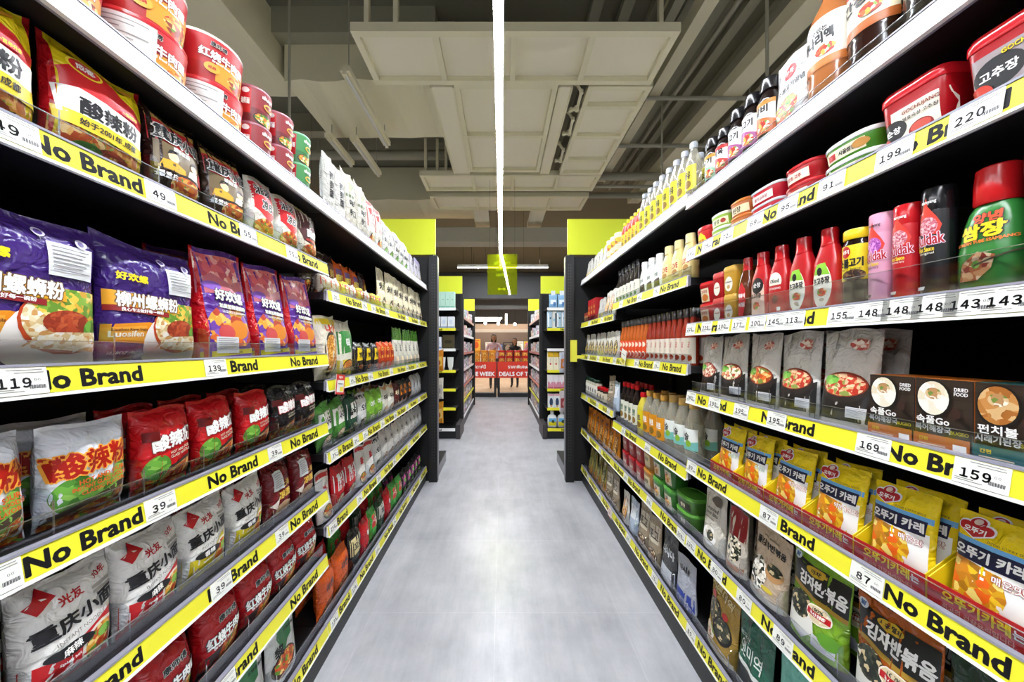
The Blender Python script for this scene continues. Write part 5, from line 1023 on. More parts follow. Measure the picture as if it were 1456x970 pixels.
for k, y in (('curry_hot', .528), ('curry_hot', .65), ('curry_mid', .772), ('curry_mid', .894), ('curry_mild', 1.016), ('curry_mild', 1.138), ('curry_mild', 1.26)):
    put('R', 0, 4, Q0[4], 'tray', y, jit=False); put('R', 0, 4, Q0[4], k, y, back=.012, dz=.0025, lean=-.12)
    put('R', 0, 4, Q0[4], k, y, back=.05, dz=.0025, lean=-.1, row=1)
for k, y in (('seaweed_green2', .510), ('jaban_orange', .655), ('jaban_green', .818), ('ban_beige', .968), ('ban_red', 1.09), ('ban_white', 1.21)):
    put('R', 0, 5, Q0[5], k, y); put('R', 0, 5, Q0[5], k, y - .01, back=.085, row=1)
put('R', 0, 5, Q0[5], 'ban_white', 1.325 - .02 + .01)
for k, y in (('seaweed_teal', .73), ('seaweed_teal', .872), ('seaweed_green', 1.018), ('seaweed_gold', 1.17), ('seaweed_gold', 1.325 - .04)): put('R', 0, 6, Q0[6], k, y, back=0 if y < 1.25 else .03)
# ---- sauce side, farther units
Q1 = [1.939, 1.60, 1.231, .795, .52, .165]; Q2 = [1.939, 1.53, 1.231, .86, .52, .165]
QT = {1: [1.50, 1.92, 2.36, 2.7], 2: [1.48, 1.75, 2.1, 2.4, 2.75, 3.0], 3: [1.52, 1.95, 2.2, 2.4, 2.75], 4: [1.5, 1.9, 2.15, 2.4, 2.75, 3.02], 5: [1.5, 1.8, 2.12, 2.4, 2.75, 3.0]}
QG = {0: [(1.40, 65), (1.7, 59)], 1: [(1.62, 75), (1.82, 89), (2.1, 95), (2.5, 79), (2.86, 120)], 2: [(1.62, 59), (1.86, 85), (2.22, 65), (2.6, 75), (2.88, 75)], 3: [(1.72, 110), (2.06, 95), (2.35, 65), (2.62, 65), (2.95, 79)], 4: [(1.40, 159), (1.7, 139), (2.02, 129), (2.55, 150), (2.9, 150)], 5: [(1.64, 75), (1.98, 69), (2.3, 59), (2.55, 180), (2.9, 180)]}
farbays('R', Q1, 1, QT, QG); farbays('R', Q2, 2, QT, QG)
run('R', 0, Q1[0], ['o_clear'] * 8 + ['o_yel'] * 5, 1.38, jit=False)
run('R', 0, Q1[0], ['o_clear'] * 8, 1.39, jit=False, back=.075, row=1)
for k in range(3):
    for p in (0, 1): put('R', 2, 0, Q2[0], 'cup_y', 2.31 + k * .085, pile=p)
run('R', 0, Q2[0], ['p_ywhite'] * 6, 2.56)
run('R', 1, Q1[1], ['may_b'] * 3 + ['jar_w'] * 3, 1.38, jit=False); run('R', 1, Q1[1], ['dress_d'] * 6, 1.94, jit=False); run('R', 1, Q1[1], ['dress_d'] * 6, 1.945, jit=False, back=.065, row=1)
run('R', 1, Q2[1], ['p_white'] * 2 + ['p_ywhite'] * 2, 2.36); run('R', 1, Q2[1], ['red_box'] * 3 + ['brown_box'] * 2, 2.78, jit=False)
run('R', 2, Q1[2], ['hot_w'] * 9 + ['hot_o'] * 8, 1.375, jit=False); run('R', 2, Q1[2], ['hot_w'] * 9 + ['hot_o'] * 8, 1.38, jit=False, back=.05, row=1)
run('R', 2, Q2[2], ['p_oval'] * 9, 2.28)
run('R', 3, Q1[3], ['o_rice'] * 3 + ['o_vin'] * 3 + ['o_yl'] + ['o_soy'] * 4, 1.38, jit=False); run('R', 3, Q1[3], ['o_rice'] * 3 + ['o_vin'] * 3 + ['o_yl'] + ['o_soy'] * 4, 1.385, jit=False, back=.085, row=1)
run('R', 3, Q2[3], ['p_bluew', 'p_tan', 'dkjar', 'dkjar', 'dkjar', 'gljar', 'gljar', 'gljar', 'gljar', 'gljar'], 2.28)
yy = 1.385
for k in ('gflat', 'gtub', 'gtub', 'otub', 'rtub', 'rtub', 'rtub'):
    w = D[k].w
    for p in (0, 1): put('R', 1, 4, Q1[4], k, yy + w / 2, pile=p)
    yy += w + .008
run('R', 4, Q2[4], ['p_ora'] * 8, 2.28)
run('R', 5, Q1[5], ['p_blu', 'p_blk', 'p_tan', 'p_tan', 'p_bluew', 'p_white'], 1.385); run('R', 5, Q2[5], ['p_tan', 'p_tan'] + ['p_grn'] * 6, 2.28)
finish_labels()
for s_, side, y0, y1, zt, c, dv in SHELVES:
    if not dv: continue
    it = sorted((y, w, soft) for sd, z, y, w, row, pile, soft in FRONT if sd == side and abs(z - zt) < 1e-6 and not row and not pile and y0 < y < y1)
    for (ya, wa, sa), (yb, wb, sb) in zip(it, it[1:]):
        g0, g1 = ya + wa / 2, yb - wb / 2
        if sa and sb and g1 - g0 > .002: divider(s_, side, c, zt, (g0 + g1) / 2)
# the red arrow price flag and the tilted card are small signs clipped to the rails
def flag(name, label, side, y, z, w, h, art, tilt=0.0):
    X, rz = spec(side); m = MB(); m.box(-w / 2, -.002, -h / 2, w / 2, 0, h / 2, mat('e8e6df', .45))
    paint(m, art, w, h, lambda x, zz, off: (x, -.002 - off, zz - h / 2), None); o = m.obj(name, None, (X + (.012 if side == 'L' else -.012), y, z), rz)
    o.rotation_euler = (0, tilt, rz); tag(o, label, 'price sign'); return o
flag('price_flag', 'red arrow-topped offer card clipped to the rail of the noodle shelves', 'L', 1.43, 1.135, .075, .085, [R(-1, 0, 1, 1, ink('d8342c')), R(-.8, .1, .8, .72, W_), R(-.1, .15, .7, .38, ink('e8d83a')), T('NEW', 0, .86, .12, W_, None, 1.2), R(-.6, .5, .5, .56, ink('8a8a86'))], .15)
flag('price_flag', 'white and yellow offer card tilted on the chilli sauce rail', 'R', 2.02, 1.235, .075, .095, [R(-.9, .08, .9, .4, ink('e8d83a')), T('65', .1, .26, .2, K, None, .9, 0, .04), R(-.6, .66, .6, .72, ink('9a9a94'))], .35)
flag('price_flag', 'red-framed offer card on the lowest sauce rail, at the aisle end', 'R', 2.28, .142, .07, .055, [R(-1, 0, 1, 1, ink('d8342c')), R(-.85, .12, .85, .88, W_), T('59', 0, .5, .4, RD, None, .9)])

# ------------------------------------------------------------------ end displays of the first row
HY = mat('d3dc2a', .5, name='lime_yellow_board')
def holes(m, x0, x1, y, z0, z1):
    k = z0
    while k < z1: m.box(x0, y - .0006, k, x1, y, k + .012, mat('3a3a3c', .6)); k += .028
for sg, nm in ((-1, 'noodle'), (1, 'sauce')):
    r = root('end_display', 'black end display frame closing the %s shelves, with a yellow header' % nm, 'display stand', (sg * 1.16, 3.17, 0))
    xi = -sg * .55 if sg < 0 else -.55; s = -sg            # s points towards the aisle
    X = lambda v: s * v
    def bx(m, a, y0, z0, b, y1, z1, mt): m.box(min(X(a), X(b)), y0, z0, max(X(a), X(b)), y1, z1, mt); return m
    bx(MB(), -.55, .0, .0, .47, .02, 2.17, BLACK2).obj('back_panel', r)
    m = bx(MB(), .465, -.035, 0, .545, .03, 2.17, BLACK); holes(m, *sorted((X(.492), X(.500))), -.035, .2, 2.1); holes(m, *sorted((X(.515), X(.523))), -.035, .2, 2.1); m.obj('upright', r)
    m = bx(MB(), .5451, -.03, .05, .549, .028, 2.16, mat('6a6a6e', .35)); m.obj('edge_strip', r)  # lighter grey paints the light caught along the post's edge
    bx(MB(), -.55, .03, 0, .50, .56, .115, BLACK).obj('base', r)
    bx(bx(MB(), .50, .03, 0, .53, .56, .1, mat('77767a', .35)), .50, .03, .1, .53, .56, .118, BLACK).obj('kick_plate', r)
    for z in (.5, .85, 1.2, 1.55, 1.85): bx(MB(), -.55, .03, z, .46, .42, z + .025, BLACK).obj('shelf', r)
    for z in ((1.02, .70, .42) if sg < 0 else (1.0, .55)): bx(MB(), .43, .021, z + .228, .438, .592, z + .236, mat('77767a', .35)).obj('hook', r)
    h = MB(); h.box(-.52, .0, 0, .52, .02, .345, HY)
    o = h.obj('header_board', r, (X(0) , .0, 2.19)); MB().box(-.5, .002, -.03, -.46, .018, 0, BLACK).box(.46, .002, -.03, .5, .018, 0, BLACK).obj('header_post', o)

# packs hanging on the aisle edge of the end displays
def hang(key, desc, col, cols, w, h, x, y, z, rz, label):
    if key not in D:
        d = bag('hanging_pack', desc, w, h, .03, film(col), [P([(-.8, .2), (.8, .25), (.8, .7), (-.8, .65)], ink(cols[0])), E(0, .4, .5, .14, ink(cols[1]))], seed=len(D), cat='snack pack'); D[key] = d
    D[key].put(x, y, z, rz, label)
k = 0
for z, c, lb in ((1.02, ('d8881c', ('f0c84a', 'b0541c')), 'orange pack hanging high on the side of the noodle end display'), (.70, ('d8d4c8', ('b8b4a8', '8a8a84')), 'white pack hanging midway on the side of the noodle end display'), (.42, ('d8942a', ('e8c46a', 'a85a1c')), 'amber pack hanging low on the side of the noodle end display')):
    hang('hang%d' % k, 'hanging pack', c[0], c[1], .12, .24, -.725, 3.765, z, 0, lb); k += 1
for z, c, lb in ((1.0, ('c8ccd8', ('d87a2a', 'a8a8b8')), 'pale pack hanging high on the side of the sauce end display'), (.55, ('d8ccd0', ('b84a4a', 'd8a0a0')), 'pinkish pack hanging low on the side of the sauce end display')):
    hang('hang%d' % k, 'hanging pack', c[0], c[1], .12, .24, .725, 3.765, z, 0, lb); k += 1
tag(MB().box(-.03, -.004, 0, .03, .004, .20, mat('e4e04a', .4)).box(.03, -.004, .03, .098, .004, .06, mat('e4e04a', .4)).obj('side_sign', None, (.665, 3.02, 1.16)), 'small yellow sign sticking out from the sauce shelves at the aisle end', 'sign')

# ------------------------------------------------------------------ second row of units across the cross aisle
def mini(key, desc, w, d_, h, col, art, cat, name, top=None):
    if key not in D: D[key] = boxp(name, desc, w, d_, h, card(col), art, top=top, cat=cat)
    return D[key]
mini('mint', 'mint green tea carton', .062, .09, .235, 'b4d8c8', [R(-1, 0, 1, .12, ink('6ab0a0')), R(-.3, .5, .3, .55, ink('7a9a90'))], 'carton', 'tea_carton')
mini('wb', 'white and blue carton', .09, .08, .17, 'dfe4ea', [R(-1, .0, 1, .18, ink('8aa0c8')), E(0, .55, .5, .2, ink('c8d4e4'))], 'carton', 'carton')
mini('dk', 'dark olive glass-fronted tin', .16, .1, .2, '3a3420', [R(-.9, .1, .9, .9, ink('4a4226')), R(-.6, .4, .6, .6, ink('2a2616'))], 'tin', 'tea_tin')
mini('bl', 'tall pale blue carton', .06, .08, .245, 'a9c4d8', [R(-1, .1, -.3, .9, ink('e8ecf0')), T('茶', .3, .6, .12, K, None, .8), R(-1, 0, 1, .08, ink('3a6a9a'))], 'carton', 'tea_carton')
mini('wc', 'tall white carton with a grey side', .06, .08, .245, 'dcdcd8', [R(.3, .1, 1, .9, ink('3a4a5a')), E(-.2, .5, .4, .1, ink('8ac0d8'))], 'carton', 'tea_carton')
mini('yt', 'yellow-topped tea carton', .075, .09, .26, 'ece4c8', [R(-1, .72, 1, 1, ink('e8b82a')), E(0, .35, .3, .06, ink('c84a3a')), R(-.2, .45, .2, .65, ink('d8d0b8'))], 'carton', 'tea_carton')
mini('pk', 'white and pink striped carton', .075, .09, .2, 'eae4e6', [R(-1, .12, 1, .5, ink('d890a4')), R(-1, .0, 1, .12, ink('c8607a')), P([(-.4, .5), (.4, .5), (0, .3)], ink('eae4e6'))], 'carton', 'carton')
mini('nv', 'navy and white carton with a pink lid stripe', .08, .09, .2, 'e4e6ea', [R(-1, .85, 1, 1, ink('e8b0b8')), E(0, .4, .6, .3, ink('2a3f5c')), E(0, .12, .35, .08, ink('d8a07a'))], 'carton', 'carton')
mini('tl', 'mint and white carton', .08, .09, .2, 'dfe8e4', [E(0, .4, .6, .3, ink('7ab8b0')), E(0, .12, .35, .08, ink('d8a07a'))], 'carton', 'carton')
D['bpack'] = bag('hanging_pack', 'light blue hanging pack', .12, .2, .04, film('8ab8dc'), [R(-.7, .3, .7, .6, ink('e8eef2')), E(.3, .3, .4, .15, ink('4a7ab8'))], seed=120, cat='hanging pack')
D['bpack'].parts.append(('header_card', MB().box(-.03, -.004, .185, .03, .004, .25, card('e4e8ea')).mesh('card'), None))
D['tube'] = bottle('cream_tube', 'white tube standing on its cap', [(.024, 0), (.026, .004), (.026, .03), (.036, .05), (.045, .18), (.046, .185)], mat('e4e6e2', .3), None, None, (), ax=1, ay=.45, ex=2.2, cat='tube')
D['wbot'] = bottle('detergent_bottle', 'white bottle with a blue and yellow label', [(.06, 0), (.066, .01), (.066, .125), (.055, .16), (.024, .178), (.022, .185)], mat('e6e8e8', .25), [(.028, .183), (.028, .222), (.02, .232)], gloss('dfe1e0'), [R(-.8, .1, .8, .34, ink('e8d81c')), R(-.8, .34, .8, .55, ink('6ab0dc')), E(.1, .36, .3, .1, ink('3a4a3a'))], ax=1, ay=.7, ex=2.6, cat='bottle')
for sg, nm in ((-1, 'noodle'), (1, 'sauce')):
    s = -sg; far = 'beyond the cross aisle, %s side' % nm
    r = root('end_display', 'black end display unit facing the camera %s' % far, 'display stand', (sg * 1.10, 4.6, 0)); xa = sg * 1.10
    def bx(m, a, y0, z0, b, y1, z1, mt): m.box(min(s * a, s * b), y0, z0, max(s * a, s * b), y1, z1, mt); return m
    bx(MB(), -.5, .44, 0, .48, .46, 2.1, BLACK2).obj('back_panel', r)
    bx(bx(MB(), .46, .0, .0, .52, .46, .2, mat('3a3436', .5)), .475, .40, .2, .52, .46, 2.1, BLACK).obj('side_frame', r)
    bx(MB(), -.5, .03, 0, .46, .44, .13, BLACK).obj('base', r)
    levs = [1.85, 1.56, 1.27, .965, .70, .43, .15]
    for i, z in enumerate(levs):
        sh = bx(MB(), -.5, .06 if i < 6 else 0, z - .02, .455, .44, z - .002, BLACK).obj('shelf', r)
        m = bx(MB(), -.5, .045 if i < 6 else -.012, z - .035, .45, .058 if i < 6 else -.0001, z + .004, STRIP if 0 < i and not (i == 2 or (i == 6 and sg < 0)) else WHITE)
        if 0 < i < 7 and i != 2:
            v, f = nobrand()
            for kx in (.18, -.2) : m.add([(s * kx + p, (.0445 if i < 6 else -.0125), z - .0155 + q) for p, q in v], fix(v, f), TEXTK)
        m.obj('price_rail', sh)
    hb = MB(); hb.box(-.5, .40, 2.11, .5, .42, 2.375, HY); o = hb.obj('header_board', r)
    def st(key, a, lev, lab, z=None, dz=0): D[key].put(xa + s * a, 4.6 + .075 + D[key].d / 2, (levs[lev] if z is None else z) - .0015 + dz, 0, lab)
    if sg < 0:
        for i in range(4): st('mint', .40 - i * .066, 0, '%s mint green tea carton from the upright, high on the far noodle end display' % ORD[i + 1])
        for i in range(3): st('wb', .38 - i * .1, 1, '%s white and blue carton from the upright on the far noodle end display' % ORD[i + 1])
        st('dk', .34, 2, 'dark olive glass-fronted tin on the far noodle end display'); st('wb', .20, 2, 'white and blue carton beside the dark olive tin on the far end display')
        for i in range(2): st('tube', .37 - i * .115, 3, '%s white tube from the upright, standing on its cap on the far noodle end display' % ORD[i + 1])
    else:
        for i in range(3): st('bpack', .36 - i * .125, 0, '%s light blue hanging pack from the upright on the far sauce end display' % ORD[i + 1])
        for i in range(5): st(('bl', 'wc', 'bl', 'bl', 'wc')[i], .41 - i * .066, 1, '%s tall %s carton from the upright on the far sauce end display' % (ORD[(1, 1, 2, 3, 2)[i]], ('pale blue', 'white', 'pale blue', 'pale blue', 'white')[i]))
        for i in range(5): st('yt', .40 - i * .08, 3, '%s yellow-topped tea carton from the upright on the far sauce end display' % ORD[i + 1])
        for i in range(4): st('pk', .40 - i * .08, 4, '%s white and pink carton from the upright on the far sauce end display' % ORD[i + 1])
        for i in range(4): st(('nv', 'nv', 'tl', 'tl')[i], .39 - i * .086, 5, '%s %s carton from the upright, low on the far sauce end display' % (ORD[(1, 2, 1, 2)[i]], ('navy and white', 'navy and white', 'mint and white', 'mint and white')[i]))
        for i in range(3): st('wbot', .37 - i * .14, 6, '%s blue-labelled white bottle from the upright, bottom of the far sauce end display' % ORD[i + 1])
    # aisle side of the second row: y 5.1 .. 7.3
    r2 = root('shelf_unit', 'black shelving unit running back %s' % far, 'shelving unit', (sg * .62, 6.2, 0), -s * PI / 2 * -1 if sg < 0 else -PI / 2)
    r2.rotation_euler = (0, 0, PI / 2 if sg < 0 else -PI / 2)
    MB().box(-1.1, .40, 0, 1.1, .44, 2.08, BLACK2).obj('back_panel', r2); MB().box(-1.1, .0, 0, 1.1, .40, .11, BLACK).obj('plinth', r2)
    e = 1.1 if sg < 0 else -1.1
    MB().box(min(e, e + math.copysign(.05, e)), -.03, 0, max(e, e + math.copysign(.05, e)), .44, 2.1, BLACK).obj('end_panel', r2)
    hb = MB().box(min(e, e + math.copysign(.02, e)), -.02, 2.1, max(e, e + math.copysign(.02, e)), .9, 2.36, HY).obj('header_board', r2)
    sl = [1.80, 1.50, 1.20, .93, .66, .40, .15]
    for i, z in enumerate(sl):
        sh = MB().box(-1.1, .01, z - .03, 1.1, .40, z - .002, BLACK).obj('shelf', r2)
        MB().box(-1.1, -.002, z - .036, 1.1, .0098, z + .004, (mat('c8a494', .5), WHITE, mat('b8746a', .5), WHITE, mat('c87a6a', .5), STRIP, WHITE)[i]).obj('price_rail', sh)
    pal = [('d8dce0', 'b84a5a'), ('a9b8d0', 'e4e4e4'), ('dcc8cc', '8a5a6a'), ('c8ccc4', '4a7a5a'), ('e0d8c0', 'c87a3a'), ('b8b0c8', 'e8e0e8'), ('d0a0a4', 'f0e8e8')]
    adj = ['pale grey', 'blue-grey', 'pale pink', 'sage', 'cream', 'lilac', 'rose']
    for i, z in enumerate(sl):
        for j in range(8):
            c = (i * 3 + j * 5 + (1 if sg > 0 else 0)) % 7; hh = (.17, .19, .15)[(i + j) % 3]; kk = 'sd%d_%d' % (c, (i + j) % 3)
            mini(kk, adj[c] + ' carton', .2, .12, hh, pal[c][0], [R(-.8, .15, .8, .45, ink(pal[c][1])), R(-.6, .6, .6, .75, ink('6a6a70'))], 'carton', 'carton')
            y = 5.25 + j * .262
            D[kk].put(sg * (.62 + .085), y, z - .0018, PI / 2 if sg < 0 else -PI / 2, '%s carton, %s from the camera, %s shelf %s' % (adj[c], ORD[j + 1], LEV[i], far), 'cartons %s' % far)

# ------------------------------------------------------------------ hanging acrylic sign
LIME = clear('lime_acrylic', 'd9e04a', .10, .015, .35, 'ffffff')
nt = LIME.node_tree; df = nt.nodes.new('ShaderNodeBsdfDiffuse'); df.inputs[0].default_value = lin('c8d41e'); ms_ = nt.nodes.new('ShaderNodeMixShader'); ms_.inputs[0].default_value = .09
om = nt.nodes['Material Output']; src = om.inputs[0].links[0].from_socket; nt.links.new(src, ms_.inputs[1]); nt.links.new(df.outputs[0], ms_.inputs[2]); nt.links.new(ms_.outputs[0], om.inputs[0])
r = root('hanging_sign', 'translucent lime acrylic sign with reversed lettering hanging over the aisle', 'sign', (.015, 5.8, 2.22), math.radians(-1.7))
sm = MB().box(-.262, -.004, 0, .262, .004, .715, LIME); sm.obj('panel', r)
NEON = mat('e8f03a', .4)
m = MB()
for s_, z, h_ in (('แชมพู ครีม', .56, .07), ('ยาสีฟัน', .46, .06), ('สบู่ก้อน', .35, .08)):
    for i, (v, f) in enumerate(text2d(s_, 0, z, h_, .40, 0, .05, 4, False, True)): m.add([(-p, .0045 + i * 2e-4, q) for p, q in v], [t for t in fix(v, f)], NEON)
m.tube((-.05, .006, .10), (.03, .006, .10), .008, NEON, 6)
for x in (-.055, .035): m.tube((x, .004, .10), (x, .0085, .10), .025, NEON, 12)
m.obj('lettering', r)
MB().tube((-.22, 0, .71), (-.22, 0, RZ + .05 - 2.22), .0015, BLACK, 5).tube((.22, 0, .71), (.22, 0, RZ + .05 - 2.22), .0015, BLACK, 5).obj('wire', r)

# ------------------------------------------------------------------ offer barriers and the hall beyond
REDP = mat('d8331f', .45, name='red_offer_board')
def tubs(key, col, lidc):
    if key not in D: D[key] = tub('snack_tub', 'snack tub', .19, .19, .15, mat(col, .3), gloss(lidc), [R(-.7, .1, .7, .62, food(['d89a2a', 'e8b84a', 'b8541c', 'f0d080', 'a83a1c'], 50))], ex=3, taper=.88, cat='snack tub')
    return D[key]
for x0, x1, nm, col, lid, words_, thai, cx in ((-1.55, -.13, 'orange', 'd8821c', 'e0902a', 'DEALS OF THE WEEK', 'ราคาพิเศษสัปดาห์นี้', -.84), (-.10, 1.32, 'red', 'b8221c', 'c02a24', 'DEALS OF THE WEEK', 'ราคาพิเศษสัปดาห์นี้', .61)):
    r = root('offer_stand', 'red offer board stand carrying %s snack tubs at the aisle end' % nm, 'display stand', ((x0 + x1) / 2, 8.4, 0)); h = (x1 - x0) / 2
    m = MB().box(-h, 0, .50, h, .02, .91, REDP)
    for tx in (text2d(words_, 0, .60, .105, 1.33, 0, .05, 6, False, True), text2d(thai, 0, .79, .10, .95, 0, .03, 4, False, True)):
        for i, (v, f) in enumerate(tx): m.add([(p, -.002 - i * 2e-4, q) for p, q in v], fix(v, f), W_)
    m.obj('offer_board', r)
    for sx in (-1, 1): MB().box(sx * (h - .03) - .03, .021, 0, sx * (h - .03) + .03, .08, .50, BLACK).obj('post', r)
    MB().box(-h, .021, .50, h, .45, .90, BLACK).obj('bin', r)
    MB().box(-h, .03, 0, h, .07, .10, BLACK).box(-h, .03, .10, h, .07, .12, mat('9a9a9c', .3, .8)).obj('foot_rail', r)
    tubs('tub_' + nm, col, lid)
    n = 7
    for i in range(n):
        for p in (0, 1): D['tub_' + nm].put(x0 + .11 + i * .2, 8.56, .9012 + p * .151, 0, '%s %s snack tub counted from the shop side, %s row on the offer stand' % (ORD[i + 1], nm, ('lower', 'upper')[p]), '%s snack tubs on the offer stand' % nm)
for o in list(bpy.data.objects):
    if o.name.startswith('snack_tub') and 'label' in o: o['label'] = o['label'].replace(' counted from the shop side', ' along the board')
# far hall: lit wall shelves, screens, lamps
LAMP = mat('fff2e0', .4, emit=3.0)
def farlamp(x0, x1, y, z, label, vert=0):
    r = root('hall_lamp', label, 'light', (x0, y, z)); w = x1 - x0
    if vert: MB().box(-.04, -.04, 0, .04, .04, vert, LAMP).obj('diffuser', r); MB().box(-.045, -.045, vert, .045, .045, vert + .03, BLACK).tube((0, 0, vert), (0, 0, CEIL_Z - z), .006, BLACK, 5).obj('mount', r)
    else: MB().box(0, -.05, 0, w, .05, .06, LAMP).obj('diffuser', r); MB().box(0, -.06, .06, w, .06, .1, BLACK).tube((.05, 0, .1), (.05, 0, CEIL_Z - z), .006, BLACK, 5).tube((w - .05, 0, .1), (w - .05, 0, CEIL_Z - z), .006, BLACK, 5).obj('mount', r)
farlamp(-1.2, .02, 13.5, 2.44, 'long bright lamp in the hall beyond, upper of two'); farlamp(-1.2, -.05, 12.6, 2.28, 'long bright lamp in the hall beyond, lower of two')
farlamp(.19, .27, 13.0, 2.18, 'short upright lamp tube hanging in the hall beyond', .42); farlamp(-3.0, -1.4, 12.4, 2.6, 'lamp in the hall beyond, farthest to the noodle side'); farlamp(1.4, 3.2, 12.4, 2.6, 'lamp in the hall beyond, farthest to the sauce side')
for k, (x, z) in enumerate(((-.6, 2.12), (-.12, 2.1), (.5, 2.08))):
    r = root('pendant_lamp', '%s small round lamp in the hall beyond' % ORD[k + 1], 'light', (x, 12.2, z)); b = MB(); loft(b, [(.02, 0), (.055, .03), (.06, .06), (.04, .1), (.01, .12)], LAMP, 1, 1, 12); b.obj('bulb', r); MB().tube((0, 0, .11), (0, 0, CEIL_Z - z), .005, BLACK, 5).obj('cord', r)
tag(MB().box(-5, 10.2, 2.95, 5, 10.6, 3.2, mat('2a2626', .7)).obj('dark_beam'), 'dark ceiling beam in the hall beyond', 'beam')['kind'] = 'structure'
for i, (z, c) in enumerate(((1.62, 'cfc4b4'), (1.92, 'bdb0a2'))):
    tag(MB().box(-4, 14.2, z, 4, 14.5, z + .14, mat(c, .6)).obj('shop_fascia'), ('lower', 'upper')[i] + ' pale fascia strip of the shop across the hall', 'fascia')
tag(MB().box(-4, 14.5, 0, 4, 14.6, 2.3, mat('a8917c', .7)).obj('shop_counter_wall'), 'beige counter wall of the shop across the hall', 'counter')
for i, (x, z, w, h_, c, c2, lb) in enumerate(((-1.05, 1.12, .34, .5, 'd8a23a', 'c8521d', 'orange food poster on the shop across the hall'), (-1.05, .62, .38, .36, 'f0ece0', '3a3a3a', 'white price poster under the orange food poster'), (-.52, 1.08, .3, .4, 'e8e4da', 'b8a890', 'pale framed menu board in the shop across the hall'), (.28, 1.0, .42, .48, '2a2a2e', '8a7a6a', 'dark menu screen in the shop across the hall'), (.72, 1.0, .40, .52, 'e8e6e0', 'b8b4aa', 'white menu board in the shop across the hall'), (1.14, 1.0, .38, .52, 'e0c84a', 'c8281c', 'yellow and red menu board in the shop across the hall'), (-.1, .9, .3, .5, '3a5a8a', '8ab0d8', 'blue screen in the shop across the hall'))):
    m = MB().box(-w / 2, -.02, 0, w / 2, 0, h_, card(c)); paint(m, [E(0, .5, .6, .28, ink(c2)), R(-.8, .82, .8, .9, ink(c2))], w, h_, lambda x_, z_, off: (x_, -.021 - off, z_), None)
    tag(m.obj('menu_board', None, (x, 13.714, z)), lb, 'sign')
    if i == 0: m0 = m
tag(MB().box(-2.2, 13.72, 0, 2.2, 14.19, .95, mat('8a6a4a', .6)).obj('food_counter'), 'brown food counter of the shop across the hall', 'counter')
tag(MB().box(-2.2, 13.715, .95, 2.2, 13.745, 1.9, mat('6a5a50', .6)).obj('menu_wall'), 'brown panel behind the menu boards across the hall', 'panel')

